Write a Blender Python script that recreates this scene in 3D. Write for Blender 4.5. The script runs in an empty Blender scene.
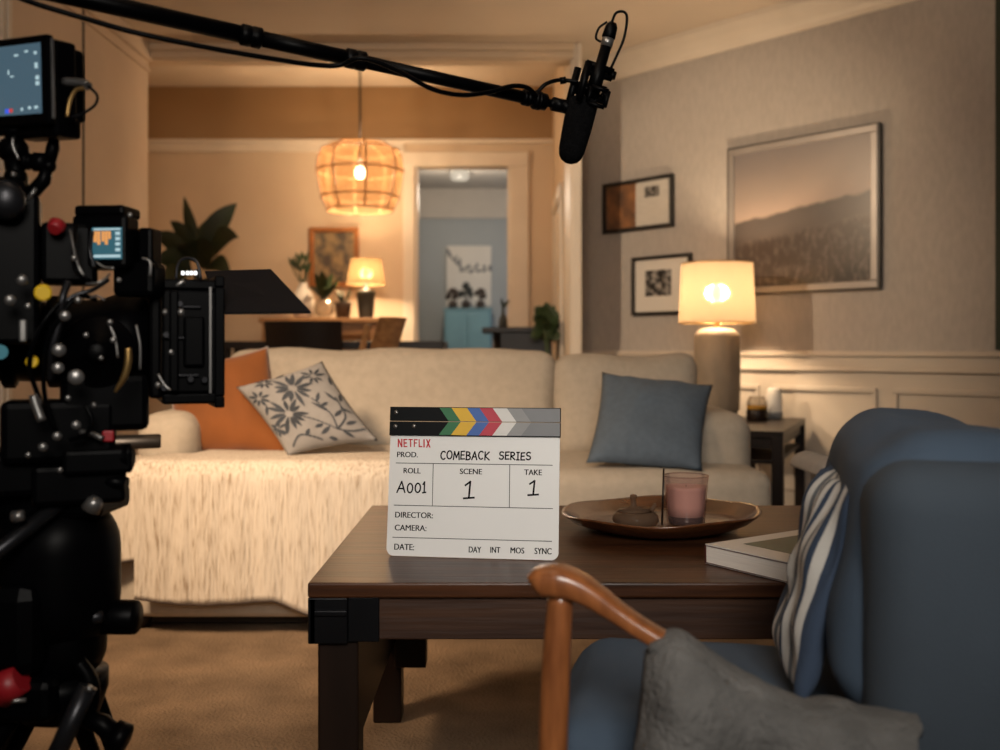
import bpy, bmesh, math, random
from mathutils import Vector, Matrix, noise
random.seed(7)
R = math.radians
scene = bpy.context.scene
C = scene.collection
HC = 0.79                       # camera height above the floor


def P(px, py, D):
    """a point seen at photo position px, py that stands D metres into the room"""
    return Vector(((px - 500) * D / 1000.0, D, HC + (350 - py) * D / 1000.0))


# ------------------------------------------------------------------ materials
def nt_mat(name):
    m = bpy.data.materials.new(name)
    m.use_nodes = True
    nt = m.node_tree
    b = nt.nodes['Principled BSDF']
    return m, nt, b


def N(nt, t, **kw):
    n = nt.nodes.new(t)
    for k, v in kw.items():
        if k in n.inputs:
            n.inputs[k].default_value = v
        else:
            setattr(n, k, v)
    return n


def rgba(c):
    return (c[0], c[1], c[2], 1)


def mat(name, col, rough=.6, metal=0, var=.12, vscale=8, stretch=(1, 1, 1), bump=0, bscale=60, col2=None,
        contrast=(.35, .65), sheen=0, coat=0, coord='Object', spec=.5, detail=4):
    m, nt, b = nt_mat(name)
    tc = N(nt, 'ShaderNodeTexCoord')
    mp = N(nt, 'ShaderNodeMapping')
    mp.inputs['Scale'].default_value = stretch
    nt.links.new(tc.outputs[coord], mp.inputs['Vector'])
    no = N(nt, 'ShaderNodeTexNoise', Scale=vscale, Detail=detail)
    nt.links.new(mp.outputs[0], no.inputs['Vector'])
    cr = N(nt, 'ShaderNodeValToRGB')
    c2 = col2 if col2 else [x * (1 - var) for x in col]
    cr.color_ramp.elements[0].position = contrast[0]
    cr.color_ramp.elements[1].position = contrast[1]
    cr.color_ramp.elements[0].color = rgba(c2)
    cr.color_ramp.elements[1].color = rgba(col)
    nt.links.new(no.outputs['Fac'], cr.inputs['Fac'])
    nt.links.new(cr.outputs[0], b.inputs['Base Color'])
    b.inputs['Roughness'].default_value = rough
    b.inputs['Metallic'].default_value = metal
    b.inputs['Specular IOR Level'].default_value = spec
    if sheen:
        b.inputs['Sheen Weight'].default_value = sheen
    if coat:
        b.inputs['Coat Weight'].default_value = coat
        b.inputs['Coat Roughness'].default_value = .15
    if bump:
        n2 = N(nt, 'ShaderNodeTexNoise', Scale=bscale, Detail=3)
        nt.links.new(mp.outputs[0], n2.inputs['Vector'])
        bp = N(nt, 'ShaderNodeBump', Strength=bump, Distance=.01)
        nt.links.new(n2.outputs['Fac'], bp.inputs['Height'])
        nt.links.new(bp.outputs[0], b.inputs['Normal'])
    return m


def emit(name, col, s):
    m, nt, b = nt_mat(name)
    b.inputs['Base Color'].default_value = (.02, .02, .02, 1)
    b.inputs['Emission Color'].default_value = rgba(col)
    b.inputs['Emission Strength'].default_value = s
    b.inputs['Roughness'].default_value = .3
    return m


def glass(name, col, rough=.05, alpha=.0, trans=1.0):
    m, nt, b = nt_mat(name)
    b.inputs['Base Color'].default_value = rgba(col)
    b.inputs['Roughness'].default_value = rough
    b.inputs['Transmission Weight'].default_value = trans
    b.inputs['IOR'].default_value = 1.45
    return m


def thin_glass(name, tint, haze, amount):
    """thin walled glass: tinted see-through with a little haze and gloss"""
    m, nt, b = nt_mat(name)
    out = nt.nodes['Material Output']
    tr = N(nt, 'ShaderNodeBsdfTransparent', Color=rgba(tint))
    df = N(nt, 'ShaderNodeBsdfTranslucent', Color=rgba(haze))
    dd = N(nt, 'ShaderNodeBsdfDiffuse', Color=rgba(haze))
    m0 = N(nt, 'ShaderNodeMixShader', Fac=.5)
    nt.links.new(df.outputs[0], m0.inputs[1])
    nt.links.new(dd.outputs[0], m0.inputs[2])
    m1 = N(nt, 'ShaderNodeMixShader', Fac=amount)
    nt.links.new(tr.outputs[0], m1.inputs[1])
    nt.links.new(m0.outputs[0], m1.inputs[2])
    gl = N(nt, 'ShaderNodeBsdfGlossy', Roughness=.06)
    lw = N(nt, 'ShaderNodeLayerWeight', Blend=.28)
    m2 = N(nt, 'ShaderNodeMixShader')
    fr = N(nt, 'ShaderNodeMath', operation='MULTIPLY')
    fr.inputs[1].default_value = .45
    nt.links.new(lw.outputs['Fresnel'], fr.inputs[0])
    nt.links.new(fr.outputs[0], m2.inputs[0])
    nt.links.new(m1.outputs[0], m2.inputs[1])
    nt.links.new(gl.outputs[0], m2.inputs[2])
    nt.links.new(m2.outputs[0], out.inputs[0])
    return m


def shade_mat(name, col, transp=.0, weave=None, trans=.6, forward=0):
    """thin cloth or woven strips that let lamp light through"""
    m, nt, b = nt_mat(name)
    out = nt.nodes['Material Output']
    d = N(nt, 'ShaderNodeBsdfDiffuse', Color=rgba(col))
    t = N(nt, 'ShaderNodeBsdfTranslucent', Color=rgba(col))
    mx = N(nt, 'ShaderNodeMixShader', Fac=trans)
    nt.links.new(d.outputs[0], mx.inputs[1])
    nt.links.new(t.outputs[0], mx.inputs[2])
    last = mx
    if forward:
        rf = N(nt, 'ShaderNodeBsdfRefraction', Color=rgba([min(1, c * 1.15) for c in col]), Roughness=.42, IOR=1.25)
        m3 = N(nt, 'ShaderNodeMixShader', Fac=forward)
        nt.links.new(mx.outputs[0], m3.inputs[1])
        nt.links.new(rf.outputs[0], m3.inputs[2])
        last = m3
    if transp or weave:
        tr = N(nt, 'ShaderNodeBsdfTransparent')
        m2 = N(nt, 'ShaderNodeMixShader', Fac=transp)
        nt.links.new(last.outputs[0], m2.inputs[1])
        nt.links.new(tr.outputs[0], m2.inputs[2])
        if weave:
            tc = N(nt, 'ShaderNodeTexCoord')
            w = N(nt, 'ShaderNodeTexBrick', Scale=weave)
            w.inputs['Color1'].default_value = (0, 0, 0, 1)
            w.inputs['Color2'].default_value = (.15, .15, .15, 1)
            w.inputs['Mortar'].default_value = (1, 1, 1, 1)
            w.inputs['Mortar Size'].default_value = .05
            nt.links.new(tc.outputs['UV'], w.inputs['Vector'])
            ma = N(nt, 'ShaderNodeMath', operation='MULTIPLY_ADD')
            ma.inputs[1].default_value = .5
            ma.inputs[2].default_value = transp
            nt.links.new(w.outputs['Color'], ma.inputs[0])
            nt.links.new(ma.outputs[0], m2.inputs[0])
        last = m2
    nt.links.new(last.outputs[0], out.inputs[0])
    return m


M = {}
M['wall_grey'] = mat('grey linen wallpaper', (.44, .405, .375), .9, var=.10, vscale=22, stretch=(2.5, 2.5, 1), bump=.10, bscale=160)
M['cream'] = mat('cream painted wood', (.72, .645, .55), .5, var=.05)
M['wainscot'] = mat('ivory panelled wainscot', (.58, .51, .43), .55, var=.05)
M['paint_warm'] = mat('warm beige wall paint', (.68, .55, .41), .85, var=.07, vscale=3, bump=.03)
M['paint_left'] = mat('tan wall paint', (.66, .53, .41), .85, var=.08, vscale=3)
M['ceil'] = mat('beige ceiling paint', (.70, .60, .49), .9, var=.06, vscale=2)
M['paint_tan'] = mat('deep tan frieze paint', (.34, .215, .11), .85, var=.06, vscale=3)  # shade above the picture rail put into a darker wall colour
M['dark_gap'] = mat('dark joint', (.03, .022, .015), .9)
M['paint_blue'] = mat('pale blue hall paint', (.36, .385, .395), .85, var=.06, vscale=2)
M['paint_hall'] = mat('hall white paint', (.55, .50, .44), .85, var=.05)
M['green_dark'] = mat('dark green paint', (.02, .035, .02), .6)
M['carpet'] = mat('brown carpet', (.275, .18, .105), .97, col2=(.13, .082, .045), vscale=7, contrast=(.25, .75), bump=.9, bscale=130, detail=12)
M['sofa'] = mat('oatmeal linen', (.47, .405, .325), .92, var=.1, vscale=40, bump=.15, bscale=400)
M['walnut'] = mat('dark walnut', (.090, .033, .013), .36, col2=(.026, .010, .005), vscale=3.2, stretch=(1, 14, 14), contrast=(.3, .7), bump=.08, bscale=8, spec=.25)
M['walnut_x'] = mat('dark walnut rail', (.058, .024, .011), .45, col2=(.024, .010, .006), vscale=3.5, stretch=(1, 16, 16), contrast=(.3, .7), bump=.08, bscale=8)
M['espresso'] = mat('espresso stained wood', (.016, .008, .005), .4, var=.4, vscale=3, stretch=(6, 6, 1), spec=.3)
M['black_metal'] = mat('blackened steel', (.012, .012, .014), .38, .7, var=.3)
M['teak'] = mat('oiled teak', (.33, .115, .036), .3, col2=(.17, .055, .018), vscale=9, stretch=(9, 9, 1.5), contrast=(.3, .7), coat=.4)
M['black'] = mat('black camera plastic', (.0010, .0010, .0014), .40, var=.3, vscale=30, spec=.06)
M['black_matt'] = mat('matt black cloth', (.007, .006, .0075), .8, var=.3, spec=.2)
M['foam'] = mat('black foam', (.004, .004, .0045), 1, var=.4, vscale=150, bump=.4, bscale=300, spec=.05)
M['grey_metal'] = mat('worn grey metal', (.27, .26, .25), .34, .8, var=.3, vscale=20)
M['steel_dark'] = mat('dark anodised metal', (.030, .030, .034), .35, .7, var=.3, vscale=20)
M['white'] = mat('white acrylic', (.84, .835, .82), .35, var=.02)
M['ink'] = mat('black ink', (.006, .006, .007), .8, var=.1, spec=.05)
M['red'] = mat('red print', (.55, .018, .03), .5, var=.05)
M['stick_black'] = mat('black lacquer', (.005, .006, .007), .5, var=.2, spec=.12)
for k, c in dict(green=(.022, .16, .06), yellow=(.75, .45, .03), blue=(.045, .13, .42), crimson=(.5, .03, .06), pale=(.72, .7, .67),
                 lgrey=(.28, .28, .28), dgrey=(.20, .205, .215)).items():
    M['s_' + k] = mat('stick ' + k, c, .5, var=.06, vscale=40)
M['orange'] = mat('rust velvet', (.23, .066, .006), .85, var=.22, vscale=6, sheen=.3, bump=.05)
M['blue_fab'] = mat('dusty blue linen', (.105, .140, .185), .9, var=.12, vscale=60, bump=.15, bscale=300)
M['navy'] = mat('blue wool upholstery', (.054, .084, .128), .9, var=.25, vscale=5, bump=.1, bscale=350)
M['navy_shell'] = mat('slate blue wool upholstery', (.046, .062, .082), .92, var=.22, vscale=5, bump=.1, bscale=350)
M['wool'] = mat('grey wool', (.135, .13, .124), .97, var=.32, vscale=28, bump=.6, bscale=160)
M['pale_fab'] = mat('pale grey upholstery', (.42, .40, .375), .9, var=.1, vscale=30)
M['frame_dark'] = mat('black wood frame', (.012, .010, .009), .4, var=.2)
M['frame_taupe'] = mat('taupe metal frame', (.30, .275, .26), .35, .3, var=.12)
M['frame_gold'] = mat('orange wood frame', (.42, .16, .04), .4, var=.25, vscale=20)
M['mount'] = mat('ivory mount', (.70, .66, .60), .9, var=.03)
M['leaf'] = mat('dark green leaf', (.028, .045, .018), .5, var=.4, vscale=9)
M['leaf2'] = mat('mid green leaf', (.05, .085, .03), .5, var=.4, vscale=9)
M['pot'] = mat('dark clay pot', (.06, .04, .03), .7, var=.2)
M['stoneware'] = mat('grey stoneware', (.055, .06, .055), .6, var=.2)
M['lamp_base'] = mat('mottled taupe ceramic', (.30, .235, .17), .75, var=.25, vscale=14, stretch=(1, 1, .5), bump=.1)
M['brass'] = mat('aged brass', (.45, .28, .10), .35, .9, var=.15)
M['teal_cab'] = mat('powder blue lacquer', (.16, .33, .40), .4, var=.06)
M['honey'] = mat('honey oak', (.42, .22, .09), .45, col2=(.28, .13, .05), vscale=4, stretch=(2, 12, 12))
M['ebony'] = mat('ebony stained wood', (.014, .010, .009), .4, var=.3)
M['vase_white'] = mat('white glazed ceramic', (.84, .79, .72), .75, var=.06)
M['book_cover'] = mat('grey white book cover', (.62, .60, .56), .4, var=.05)
M['pages'] = mat('book pages', (.86, .79, .71), .9, var=.10, vscale=10, stretch=(1, 1, 60))
M['book_edge'] = mat('maroon board edge', (.10, .03, .025), .6)
M['cover_green'] = mat('cover photo of dark green woods', (.035, .085, .055), .4, col2=(.012, .03, .022), vscale=22, contrast=(.3, .7))
M['jar_fill'] = mat('brown potpourri', (.17, .10, .06), .7, var=.5, vscale=120)
M['wax'] = mat('pink wax', (.78, .48, .42), .6, var=.06)
M['pink_glass'] = thin_glass('smoky pink glass', (.95, .86, .83), (.42, .29, .275), .26)
M['amber_glass'] = thin_glass('brown glass', (.55, .40, .31), (.27, .175, .115), .62)
M['clear'] = thin_glass('clear glass', (.95, .93, .9), (.6, .58, .55), .08)
M['dark_base'] = mat('dark glass foot', (.03, .015, .013), .15, var=.1)
M['amber_liquid'] = mat('amber jar', (.40, .20, .02), .2, var=.1)
M['shade'] = shade_mat('linen lamp shade', (.37, .285, .195), trans=.30, forward=.18)
M['shade_small'] = shade_mat('warm lamp shade', (.20, .135, .07), trans=.24, forward=.04)
M['rattan'] = shade_mat('woven rattan strips', (.115, .062, .026), transp=.08, weave=22, trans=.30)
M['rattan_rib'] = mat('rattan rib', (.34, .17, .07), .6, var=.2)
M['bulb'] = emit('warm bulb', (1, .68, .34), 26)
M['bulb_far'] = emit('far bulb', (1, .66, .32), 20)
M['yellow_c'] = mat('yellow connector', (.75, .48, .01), .45, var=.05)
M['red_c'] = mat('red connector', (.30, .008, .014), .45, var=.05)
M['cyan_c'] = mat('cyan connector', (.02, .22, .30), .45, var=.05)
M['screen'] = emit('monitor picture', (.065, .125, .17), .8)
M['ui_white'] = emit('monitor icons', (.55, .75, .80), .8)
M['ui_blue'] = emit('monitor blue icon', (.05, .12, .8), .9)
M['ui_red'] = emit('monitor red icon', (.7, .06, .05), .8)
M['ui_teal'] = emit('viewfinder picture', (.03, .13, .17), .8)
M['ui_orange'] = emit('viewfinder orange bars', (.85, .36, .10), .9)
M['led'] = emit('white led', (1, 1, 1), 2.0)


def throw_mat():
    m, nt, b = nt_mat('cream slub wool')
    tc = N(nt, 'ShaderNodeTexCoord')
    mp = N(nt, 'ShaderNodeMapping')
    mp.inputs['Scale'].default_value = (1, 1, .13)
    nt.links.new(tc.outputs['Object'], mp.inputs['Vector'])
    n1 = N(nt, 'ShaderNodeTexNoise', Scale=135, Detail=5)
    n2 = N(nt, 'ShaderNodeTexNoise', Scale=6, Detail=2)
    nt.links.new(mp.outputs[0], n1.inputs['Vector'])
    nt.links.new(mp.outputs[0], n2.inputs['Vector'])
    mu = N(nt, 'ShaderNodeMath', operation='MULTIPLY_ADD')
    mu.inputs[1].default_value = .35
    nt.links.new(n2.outputs['Fac'], mu.inputs[0])
    nt.links.new(n1.outputs['Fac'], mu.inputs[2])
    cr = N(nt, 'ShaderNodeValToRGB')
    e = cr.color_ramp.elements
    e[0].position = .60
    e[0].color = (.62, .54, .445, 1)
    e[1].position = .90
    e[1].color = (.33, .25, .175, 1)
    x = cr.color_ramp.elements.new(.74)
    x.color = (.54, .46, .37, 1)
    nt.links.new(mu.outputs[0], cr.inputs[0])
    nt.links.new(cr.outputs[0], b.inputs['Base Color'])
    b.inputs['Roughness'].default_value = .97
    bp = N(nt, 'ShaderNodeBump', Strength=.55, Distance=.012)
    nt.links.new(n1.outputs['Fac'], bp.inputs['Height'])
    nt.links.new(bp.outputs[0], b.inputs['Normal'])
    return m


M['throw'] = throw_mat()


def stripe_mat():
    m, nt, b = nt_mat('navy cushion cloth with woven white stripes')
    tc = N(nt, 'ShaderNodeTexCoord')
    se = N(nt, 'ShaderNodeSeparateXYZ')
    nt.links.new(tc.outputs['UV'], se.inputs[0])
    cr = N(nt, 'ShaderNodeValToRGB')
    cr.color_ramp.interpolation = 'CONSTANT'
    navy, wht, gry = (.030, .048, .085, 1), (.56, .54, .50, 1), (.13, .14, .15, 1)
    els = [(0, navy), (.24, wht), (.29, gry), (.33, wht), (.39, navy), (.43, wht), (.50, gry), (.54, wht), (.60, navy), (.64, wht), (.71, gry), (.75, wht), (.81, navy), (.86, wht), (.92, navy)]
    cr.color_ramp.elements[0].color = navy
    cr.color_ramp.elements[1].position = .24
    cr.color_ramp.elements[1].color = wht
    for p, c in els[2:]:
        q = cr.color_ramp.elements.new(p)
        q.color = c
    nt.links.new(se.outputs[0], cr.inputs[0])
    nt.links.new(cr.outputs[0], b.inputs['Base Color'])
    b.inputs['Roughness'].default_value = .95
    no = N(nt, 'ShaderNodeTexNoise', Scale=250)
    nt.links.new(tc.outputs['Object'], no.inputs['Vector'])
    bp = N(nt, 'ShaderNodeBump', Strength=.2, Distance=.005)
    nt.links.new(no.outputs['Fac'], bp.inputs['Height'])
    nt.links.new(bp.outputs[0], b.inputs['Normal'])
    return m


M['stripe'] = stripe_mat()


def ramp_v_mat(name, stops, noise_amt=.0, nscale=12, axis=1, rough=.35):
    """printed picture: bands of colour up the sheet with grain"""
    m, nt, b = nt_mat(name)
    tc = N(nt, 'ShaderNodeTexCoord')
    se = N(nt, 'ShaderNodeSeparateXYZ')
    nt.links.new(tc.outputs['UV'], se.inputs[0])
    no = N(nt, 'ShaderNodeTexNoise', Scale=nscale, Detail=6)
    nt.links.new(tc.outputs['UV'], no.inputs['Vector'])
    ma = N(nt, 'ShaderNodeMath', operation='MULTIPLY_ADD')
    ma.inputs[1].default_value = noise_amt
    nt.links.new(no.outputs['Fac'], ma.inputs[0])
    nt.links.new(se.outputs[axis], ma.inputs[2])
    cr = N(nt, 'ShaderNodeValToRGB')
    for i, (p, c) in enumerate(stops):
        if i < 2:
            cr.color_ramp.elements[i].position = p
            cr.color_ramp.elements[i].color = rgba(c)
        else:
            q = cr.color_ramp.elements.new(p)
            q.color = rgba(c)
    nt.links.new(ma.outputs[0], cr.inputs[0])
    nt.links.new(cr.outputs[0], b.inputs['Base Color'])
    b.inputs['Roughness'].default_value = rough
    return m


def landscape_mat():
    m, nt, b = nt_mat('printed photograph of misty hills over a field')
    tc = N(nt, 'ShaderNodeTexCoord')
    se = N(nt, 'ShaderNodeSeparateXYZ')
    nt.links.new(tc.outputs['UV'], se.inputs[0])
    # hill line rises to the right
    n1 = N(nt, 'ShaderNodeTexNoise', Scale=5, Detail=5)
    nt.links.new(tc.outputs['UV'], n1.inputs['Vector'])
    a = N(nt, 'ShaderNodeMath', operation='MULTIPLY_ADD')     # v - .13u
    a.inputs[1].default_value = -.13
    nt.links.new(se.outputs[0], a.inputs[0])
    nt.links.new(se.outputs[1], a.inputs[2])
    a2 = N(nt, 'ShaderNodeMath', operation='MULTIPLY_ADD')
    a2.inputs[1].default_value = .10
    nt.links.new(n1.outputs['Fac'], a2.inputs[0])
    nt.links.new(a.outputs[0], a2.inputs[2])
    cr = N(nt, 'ShaderNodeValToRGB')
    st = [(0, (.030, .022, .018)), (.08, (.065, .050, .043)), (.34, (.085, .067, .058)), (.38, (.12, .10, .092)), (.52, (.075, .064, .06)), (.545, (.33, .255, .215)), (.72, (.26, .215, .19)), (1, (.185, .165, .165))]
    for i, (p, c) in enumerate(st):
        if i < 2:
            q = cr.color_ramp.elements[i]
            q.position = p
        else:
            q = cr.color_ramp.elements.new(p)
        q.color = rgba(c)
    nt.links.new(a2.outputs[0], cr.inputs[0])
    # seed heads in the field
    n2 = N(nt, 'ShaderNodeTexNoise', Scale=16, Detail=8)
    mp2 = N(nt, 'ShaderNodeMapping')
    mp2.inputs['Scale'].default_value = (1.6, .8, 1)
    nt.links.new(tc.outputs['UV'], mp2.inputs['Vector'])
    nt.links.new(mp2.outputs[0], n2.inputs['Vector'])
    c2 = N(nt, 'ShaderNodeValToRGB')
    c2.color_ramp.elements[0].position = .48
    c2.color_ramp.elements[1].position = .80
    c2.color_ramp.elements[0].color = (0, 0, 0, 1)
    c2.color_ramp.elements[1].color = (1, 1, 1, 1)
    nt.links.new(n2.outputs['Fac'], c2.inputs[0])
    lt = N(nt, 'ShaderNodeMath', operation='LESS_THAN')
    lt.inputs[1].default_value = .38
    nt.links.new(a2.outputs[0], lt.inputs[0])
    mm = N(nt, 'ShaderNodeMath', operation='MULTIPLY')
    nt.links.new(c2.outputs[0], mm.inputs[0])
    nt.links.new(lt.outputs[0], mm.inputs[1])
    mx = N(nt, 'ShaderNodeMixRGB')
    mx.inputs[2].default_value = (.20, .16, .14, 1)
    nt.links.new(mm.outputs[0], mx.inputs[0])
    nt.links.new(cr.outputs[0], mx.inputs[1])
    nt.links.new(mx.outputs[0], b.inputs['Base Color'])
    b.inputs['Roughness'].default_value = .3
    return m


M['landscape'] = landscape_mat()
M['photo_bw'] = mat('black and white snapshot', (.34, .32, .30), .4, col2=(.015, .013, .012), vscale=4, contrast=(.44, .6), coord='UV')
M['page_brown'] = mat('sepia picture', (.34, .15, .06), .4, col2=(.10, .055, .035), vscale=2.2, coord='UV')
M['page_text'] = mat('printed page', (.66, .62, .56), .6, col2=(.55, .52, .47), vscale=3, stretch=(1, 30, 1), coord='UV')
M['art_collage'] = mat('small landscape painting', (.34, .25, .13), .5, col2=(.09, .075, .06), vscale=3.5, contrast=(.4, .6), coord='UV')

# ------------------------------------------------------------------ mesh building
ROOTM = {}


def clean_dups(pts):
    out = [Vector(pts[0])]
    for p in pts[1:]:
        if (Vector(p) - out[-1]).length > 1e-6:
            out.append(Vector(p))
    return out


def spline(pts, n=6):
    pts = [Vector(p) for p in pts]
    out = []
    for i in range(len(pts) - 1):
        p0 = pts[max(0, i - 1)]
        p1, p2 = pts[i], pts[i + 1]
        p3 = pts[min(len(pts) - 1, i + 2)]
        for k in range(n):
            t = k / n
            out.append(.5 * ((2 * p1) + (p2 - p0) * t + (2 * p0 - 5 * p1 + 4 * p2 - p3) * t * t + (3 * p1 - p0 - 3 * p2 + p3) * t ** 3))
    out.append(pts[-1])
    return out


def lerp_list(a, n):
    """resample a list of radii to n values"""
    out = []
    for i in range(n):
        t = i / (n - 1) * (len(a) - 1)
        k = min(int(t), len(a) - 2)
        out.append(a[k] + (a[k + 1] - a[k]) * (t - k))
    return out


class MB:
    def __init__(s, root=None, world=False):
        s.bm = bmesh.new()
        s.uv = s.bm.loops.layers.uv.verify()
        s.mi = 0
        s.M = Matrix()
        s.B = Matrix()
        if root is not None and world:
            s.B = ROOTM[root.name].inverted()

    def _v(s, p):
        return s.bm.verts.new(s.B @ (s.M @ Vector(p)))

    def _f(s, vs, smooth=False, uvs=None):
        try:
            f = s.bm.faces.new(vs)
        except ValueError:
            return None
        f.material_index = s.mi
        f.smooth = smooth
        if uvs:
            for l, u in zip(f.loops, uvs):
                l[s.uv].uv = u
        return f

    def merge(s, bm2, T=None, smooth=False):
        T = T or Matrix()
        mp = {}
        for v in bm2.verts:
            mp[v] = s._v(T @ v.co)
        for f in bm2.faces:
            s._f([mp[v] for v in f.verts], smooth)
        bm2.free()

    def box(s, c, size, bev=0, rot=None, seg=2, smooth=False):
        b = bmesh.new()
        bmesh.ops.create_cube(b, size=1)
        for v in b.verts:
            v.co = Vector((v.co.x * size[0], v.co.y * size[1], v.co.z * size[2]))
        if bev:
            bev = min(bev, min(size) * .49)
            bmesh.ops.bevel(b, geom=b.edges[:], offset=bev, segments=seg, affect='EDGES', profile=.5)
        T = Matrix.Translation(Vector(c))
        if rot is not None:
            T = T @ rot.to_4x4()
        s.merge(b, T, smooth)
        return s

    def bb(s, x0, x1, y0, y1, z0, z1, bev=0, seg=2):
        return s.box(((x0 + x1) / 2, (y0 + y1) / 2, (z0 + z1) / 2), (abs(x1 - x0), abs(y1 - y0), abs(z1 - z0)), bev, None, seg)

    def grid(s, fn, nu, nv, smooth=True, cu=False):
        vs = [[s._v(fn(i / nu, j / nv)) for j in range(nv + 1)] for i in range(nu + (0 if cu else 1))]
        n = len(vs)
        for i in range(nu):
            for j in range(nv):
                a, b2 = vs[i], vs[(i + 1) % n]
                s._f([a[j], b2[j], b2[j + 1], a[j + 1]], smooth,
                     [(i / nu, j / nv), ((i + 1) / nu, j / nv), ((i + 1) / nu, (j + 1) / nv), (i / nu, (j + 1) / nv)])
        return s

    def tube(s, pts, r, seg=8, cap=True, sm=0):
        if sm:
            pts = spline(pts, sm)
        pts = clean_dups(pts)
        n = len(pts)
        rr = lerp_list(r, n) if isinstance(r, (list, tuple)) else [r] * n
        up = Vector((0, 0, 1))
        rings = []
        prev = None
        for i, p in enumerate(pts):
            d = (pts[min(i + 1, n - 1)] - pts[max(i - 1, 0)]).normalized()
            if prev is None:
                a = d.cross(up)
                if a.length < .05:
                    a = d.cross(Vector((0, 1, 0)))
            else:
                a = prev - d * prev.dot(d)
            a.normalize()
            prev = a
            b = d.cross(a)
            rings.append([s._v(p + (a * math.cos(2 * math.pi * k / seg) + b * math.sin(2 * math.pi * k / seg)) * rr[i]) for k in range(seg)])
        for i in range(n - 1):
            for k in range(seg):
                s._f([rings[i][k], rings[i][(k + 1) % seg], rings[i + 1][(k + 1) % seg], rings[i + 1][k]], True)
        if cap:
            s._f(rings[0][::-1])
            s._f(rings[-1])
        return s

    def cyl(s, p0, p1, r0, r1=None, seg=20, bev=0):
        r1 = r0 if r1 is None else r1
        p0, p1 = Vector(p0), Vector(p1)
        if bev:
            d = (p1 - p0).normalized() * bev
            return s.tube_sharp([p0, p0 + d, p1 - d, p1], [r0 - bev, r0, r1, r1 - bev], seg)
        return s.tube_sharp([p0, p1], [r0, r1], seg)

    def tube_sharp(s, pts, rr, seg=20):
        return s.lathe_axis(pts[0], pts[-1], [((p - pts[0]).length, r) for p, r in zip(pts, rr)], seg)

    def lathe_axis(s, p0, p1, prof, seg=24, smooth=True):
        """prof: (distance along axis, radius) from p0 towards p1"""
        p0, p1 = Vector(p0), Vector(p1)
        d = (p1 - p0).normalized()
        a = d.cross(Vector((0, 0, 1)))
        if a.length < .05:
            a = d.cross(Vector((0, 1, 0)))
        a.normalize()
        b = d.cross(a)
        rings = []
        for (h, r) in prof:
            r = max(r, 1e-4)
            rings.append([s._v(p0 + d * h + (a * math.cos(2 * math.pi * k / seg) + b * math.sin(2 * math.pi * k / seg)) * r) for k in range(seg)])
        for i in range(len(rings) - 1):
            for k in range(seg):
                s._f([rings[i][k], rings[i][(k + 1) % seg], rings[i + 1][(k + 1) % seg], rings[i + 1][k]], smooth,
                     [(k / seg, i / len(rings)), ((k + 1) / seg, i / len(rings)), ((k + 1) / seg, (i + 1) / len(rings)), (k / seg, (i + 1) / len(rings))])
        s._f(rings[0][::-1])
        s._f(rings[-1])
        return s

    def lathe(s, c, prof, seg=32, smooth=True):
        """prof: (radius, z) upward from c"""
        c = Vector(c)
        return s.lathe_axis(c, c + Vector((0, 0, 1)), [(z, r) for r, z in prof], seg, smooth)

    def ball(s, c, r, sc=(1, 1, 1), seg=16, rot=None):
        b = bmesh.new()
        bmesh.ops.create_uvsphere(b, u_segments=seg, v_segments=max(6, seg // 2), radius=1)
        T = Matrix.Translation(Vector(c))
        if rot is not None:
            T = T @ rot.to_4x4()
        for v in b.verts:
            v.co = Vector((v.co.x * r * sc[0], v.co.y * r * sc[1], v.co.z * r * sc[2]))
        s.merge(b, T, True)
        return s

    def prism(s, pts, w0, w1, smooth=False):
        """polygon in local xy lifted from z = w0 to z = w1"""
        a = [s._v((p[0], p[1], w0)) for p in pts]
        b = [s._v((p[0], p[1], w1)) for p in pts]
        n = len(pts)
        s._f(a[::-1], smooth)
        s._f(b, smooth, [(i / n, 0) for i in range(n)])
        for i in range(n):
            s._f([a[i], a[(i + 1) % n], b[(i + 1) % n], b[i]], smooth)
        return s

    def quad(s, a, b, c, d):
        s._f([s._v(a), s._v(b), s._v(c), s._v(d)], False, [(0, 0), (1, 0), (1, 1), (0, 1)])
        return s

    def cushion(s, c, size, r, puff=(0, 0, 0), cuts=12, wr=.0, seed=0, rot=None, wsc=7):
        b = bmesh.new()
        bmesh.ops.create_cube(b, size=1)
        bmesh.ops.subdivide_edges(b, edges=b.edges[:], cuts=cuts, use_grid_fill=True)
        h = Vector(size) / 2
        r = min(r, min(h) * .98)
        for v in b.verts:
            n = v.co * 2
            # denser towards edges
            n = Vector([math.copysign(1 - (1 - abs(t)) ** 1.5 if abs(t) < 1 else 1, t) for t in n])
            p = Vector((n.x * h.x, n.y * h.y, n.z * h.z))
            q = Vector([max(-h[i] + r, min(h[i] - r, p[i])) for i in range(3)])
            d = p - q
            if d.length > 1e-9:
                # cube to sphere in the corner region
                e = d / r
                x2, y2, z2 = e.x ** 2, e.y ** 2, e.z ** 2
                e = Vector((e.x * math.sqrt(max(0, 1 - y2 / 2 - z2 / 2 + y2 * z2 / 3)), e.y * math.sqrt(max(0, 1 - z2 / 2 - x2 / 2 + z2 * x2 / 3)), e.z * math.sqrt(max(0, 1 - x2 / 2 - y2 / 2 + x2 * y2 / 3))))
                p = q + e * r
            u = [max(0, 1 - t * t) for t in n]
            p.x += math.copysign(puff[0] * u[1] * u[2], n.x) * abs(n.x)
            p.y += math.copysign(puff[1] * u[0] * u[2], n.y) * abs(n.y)
            p.z += math.copysign(puff[2] * u[0] * u[1], n.z) * abs(n.z)
            if wr:
                w = noise.noise(p * wsc + Vector((seed, seed * 2, 0)))
                p += Vector((n.x, n.y, n.z)).normalized() * wr * w
            v.co = p
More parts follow.
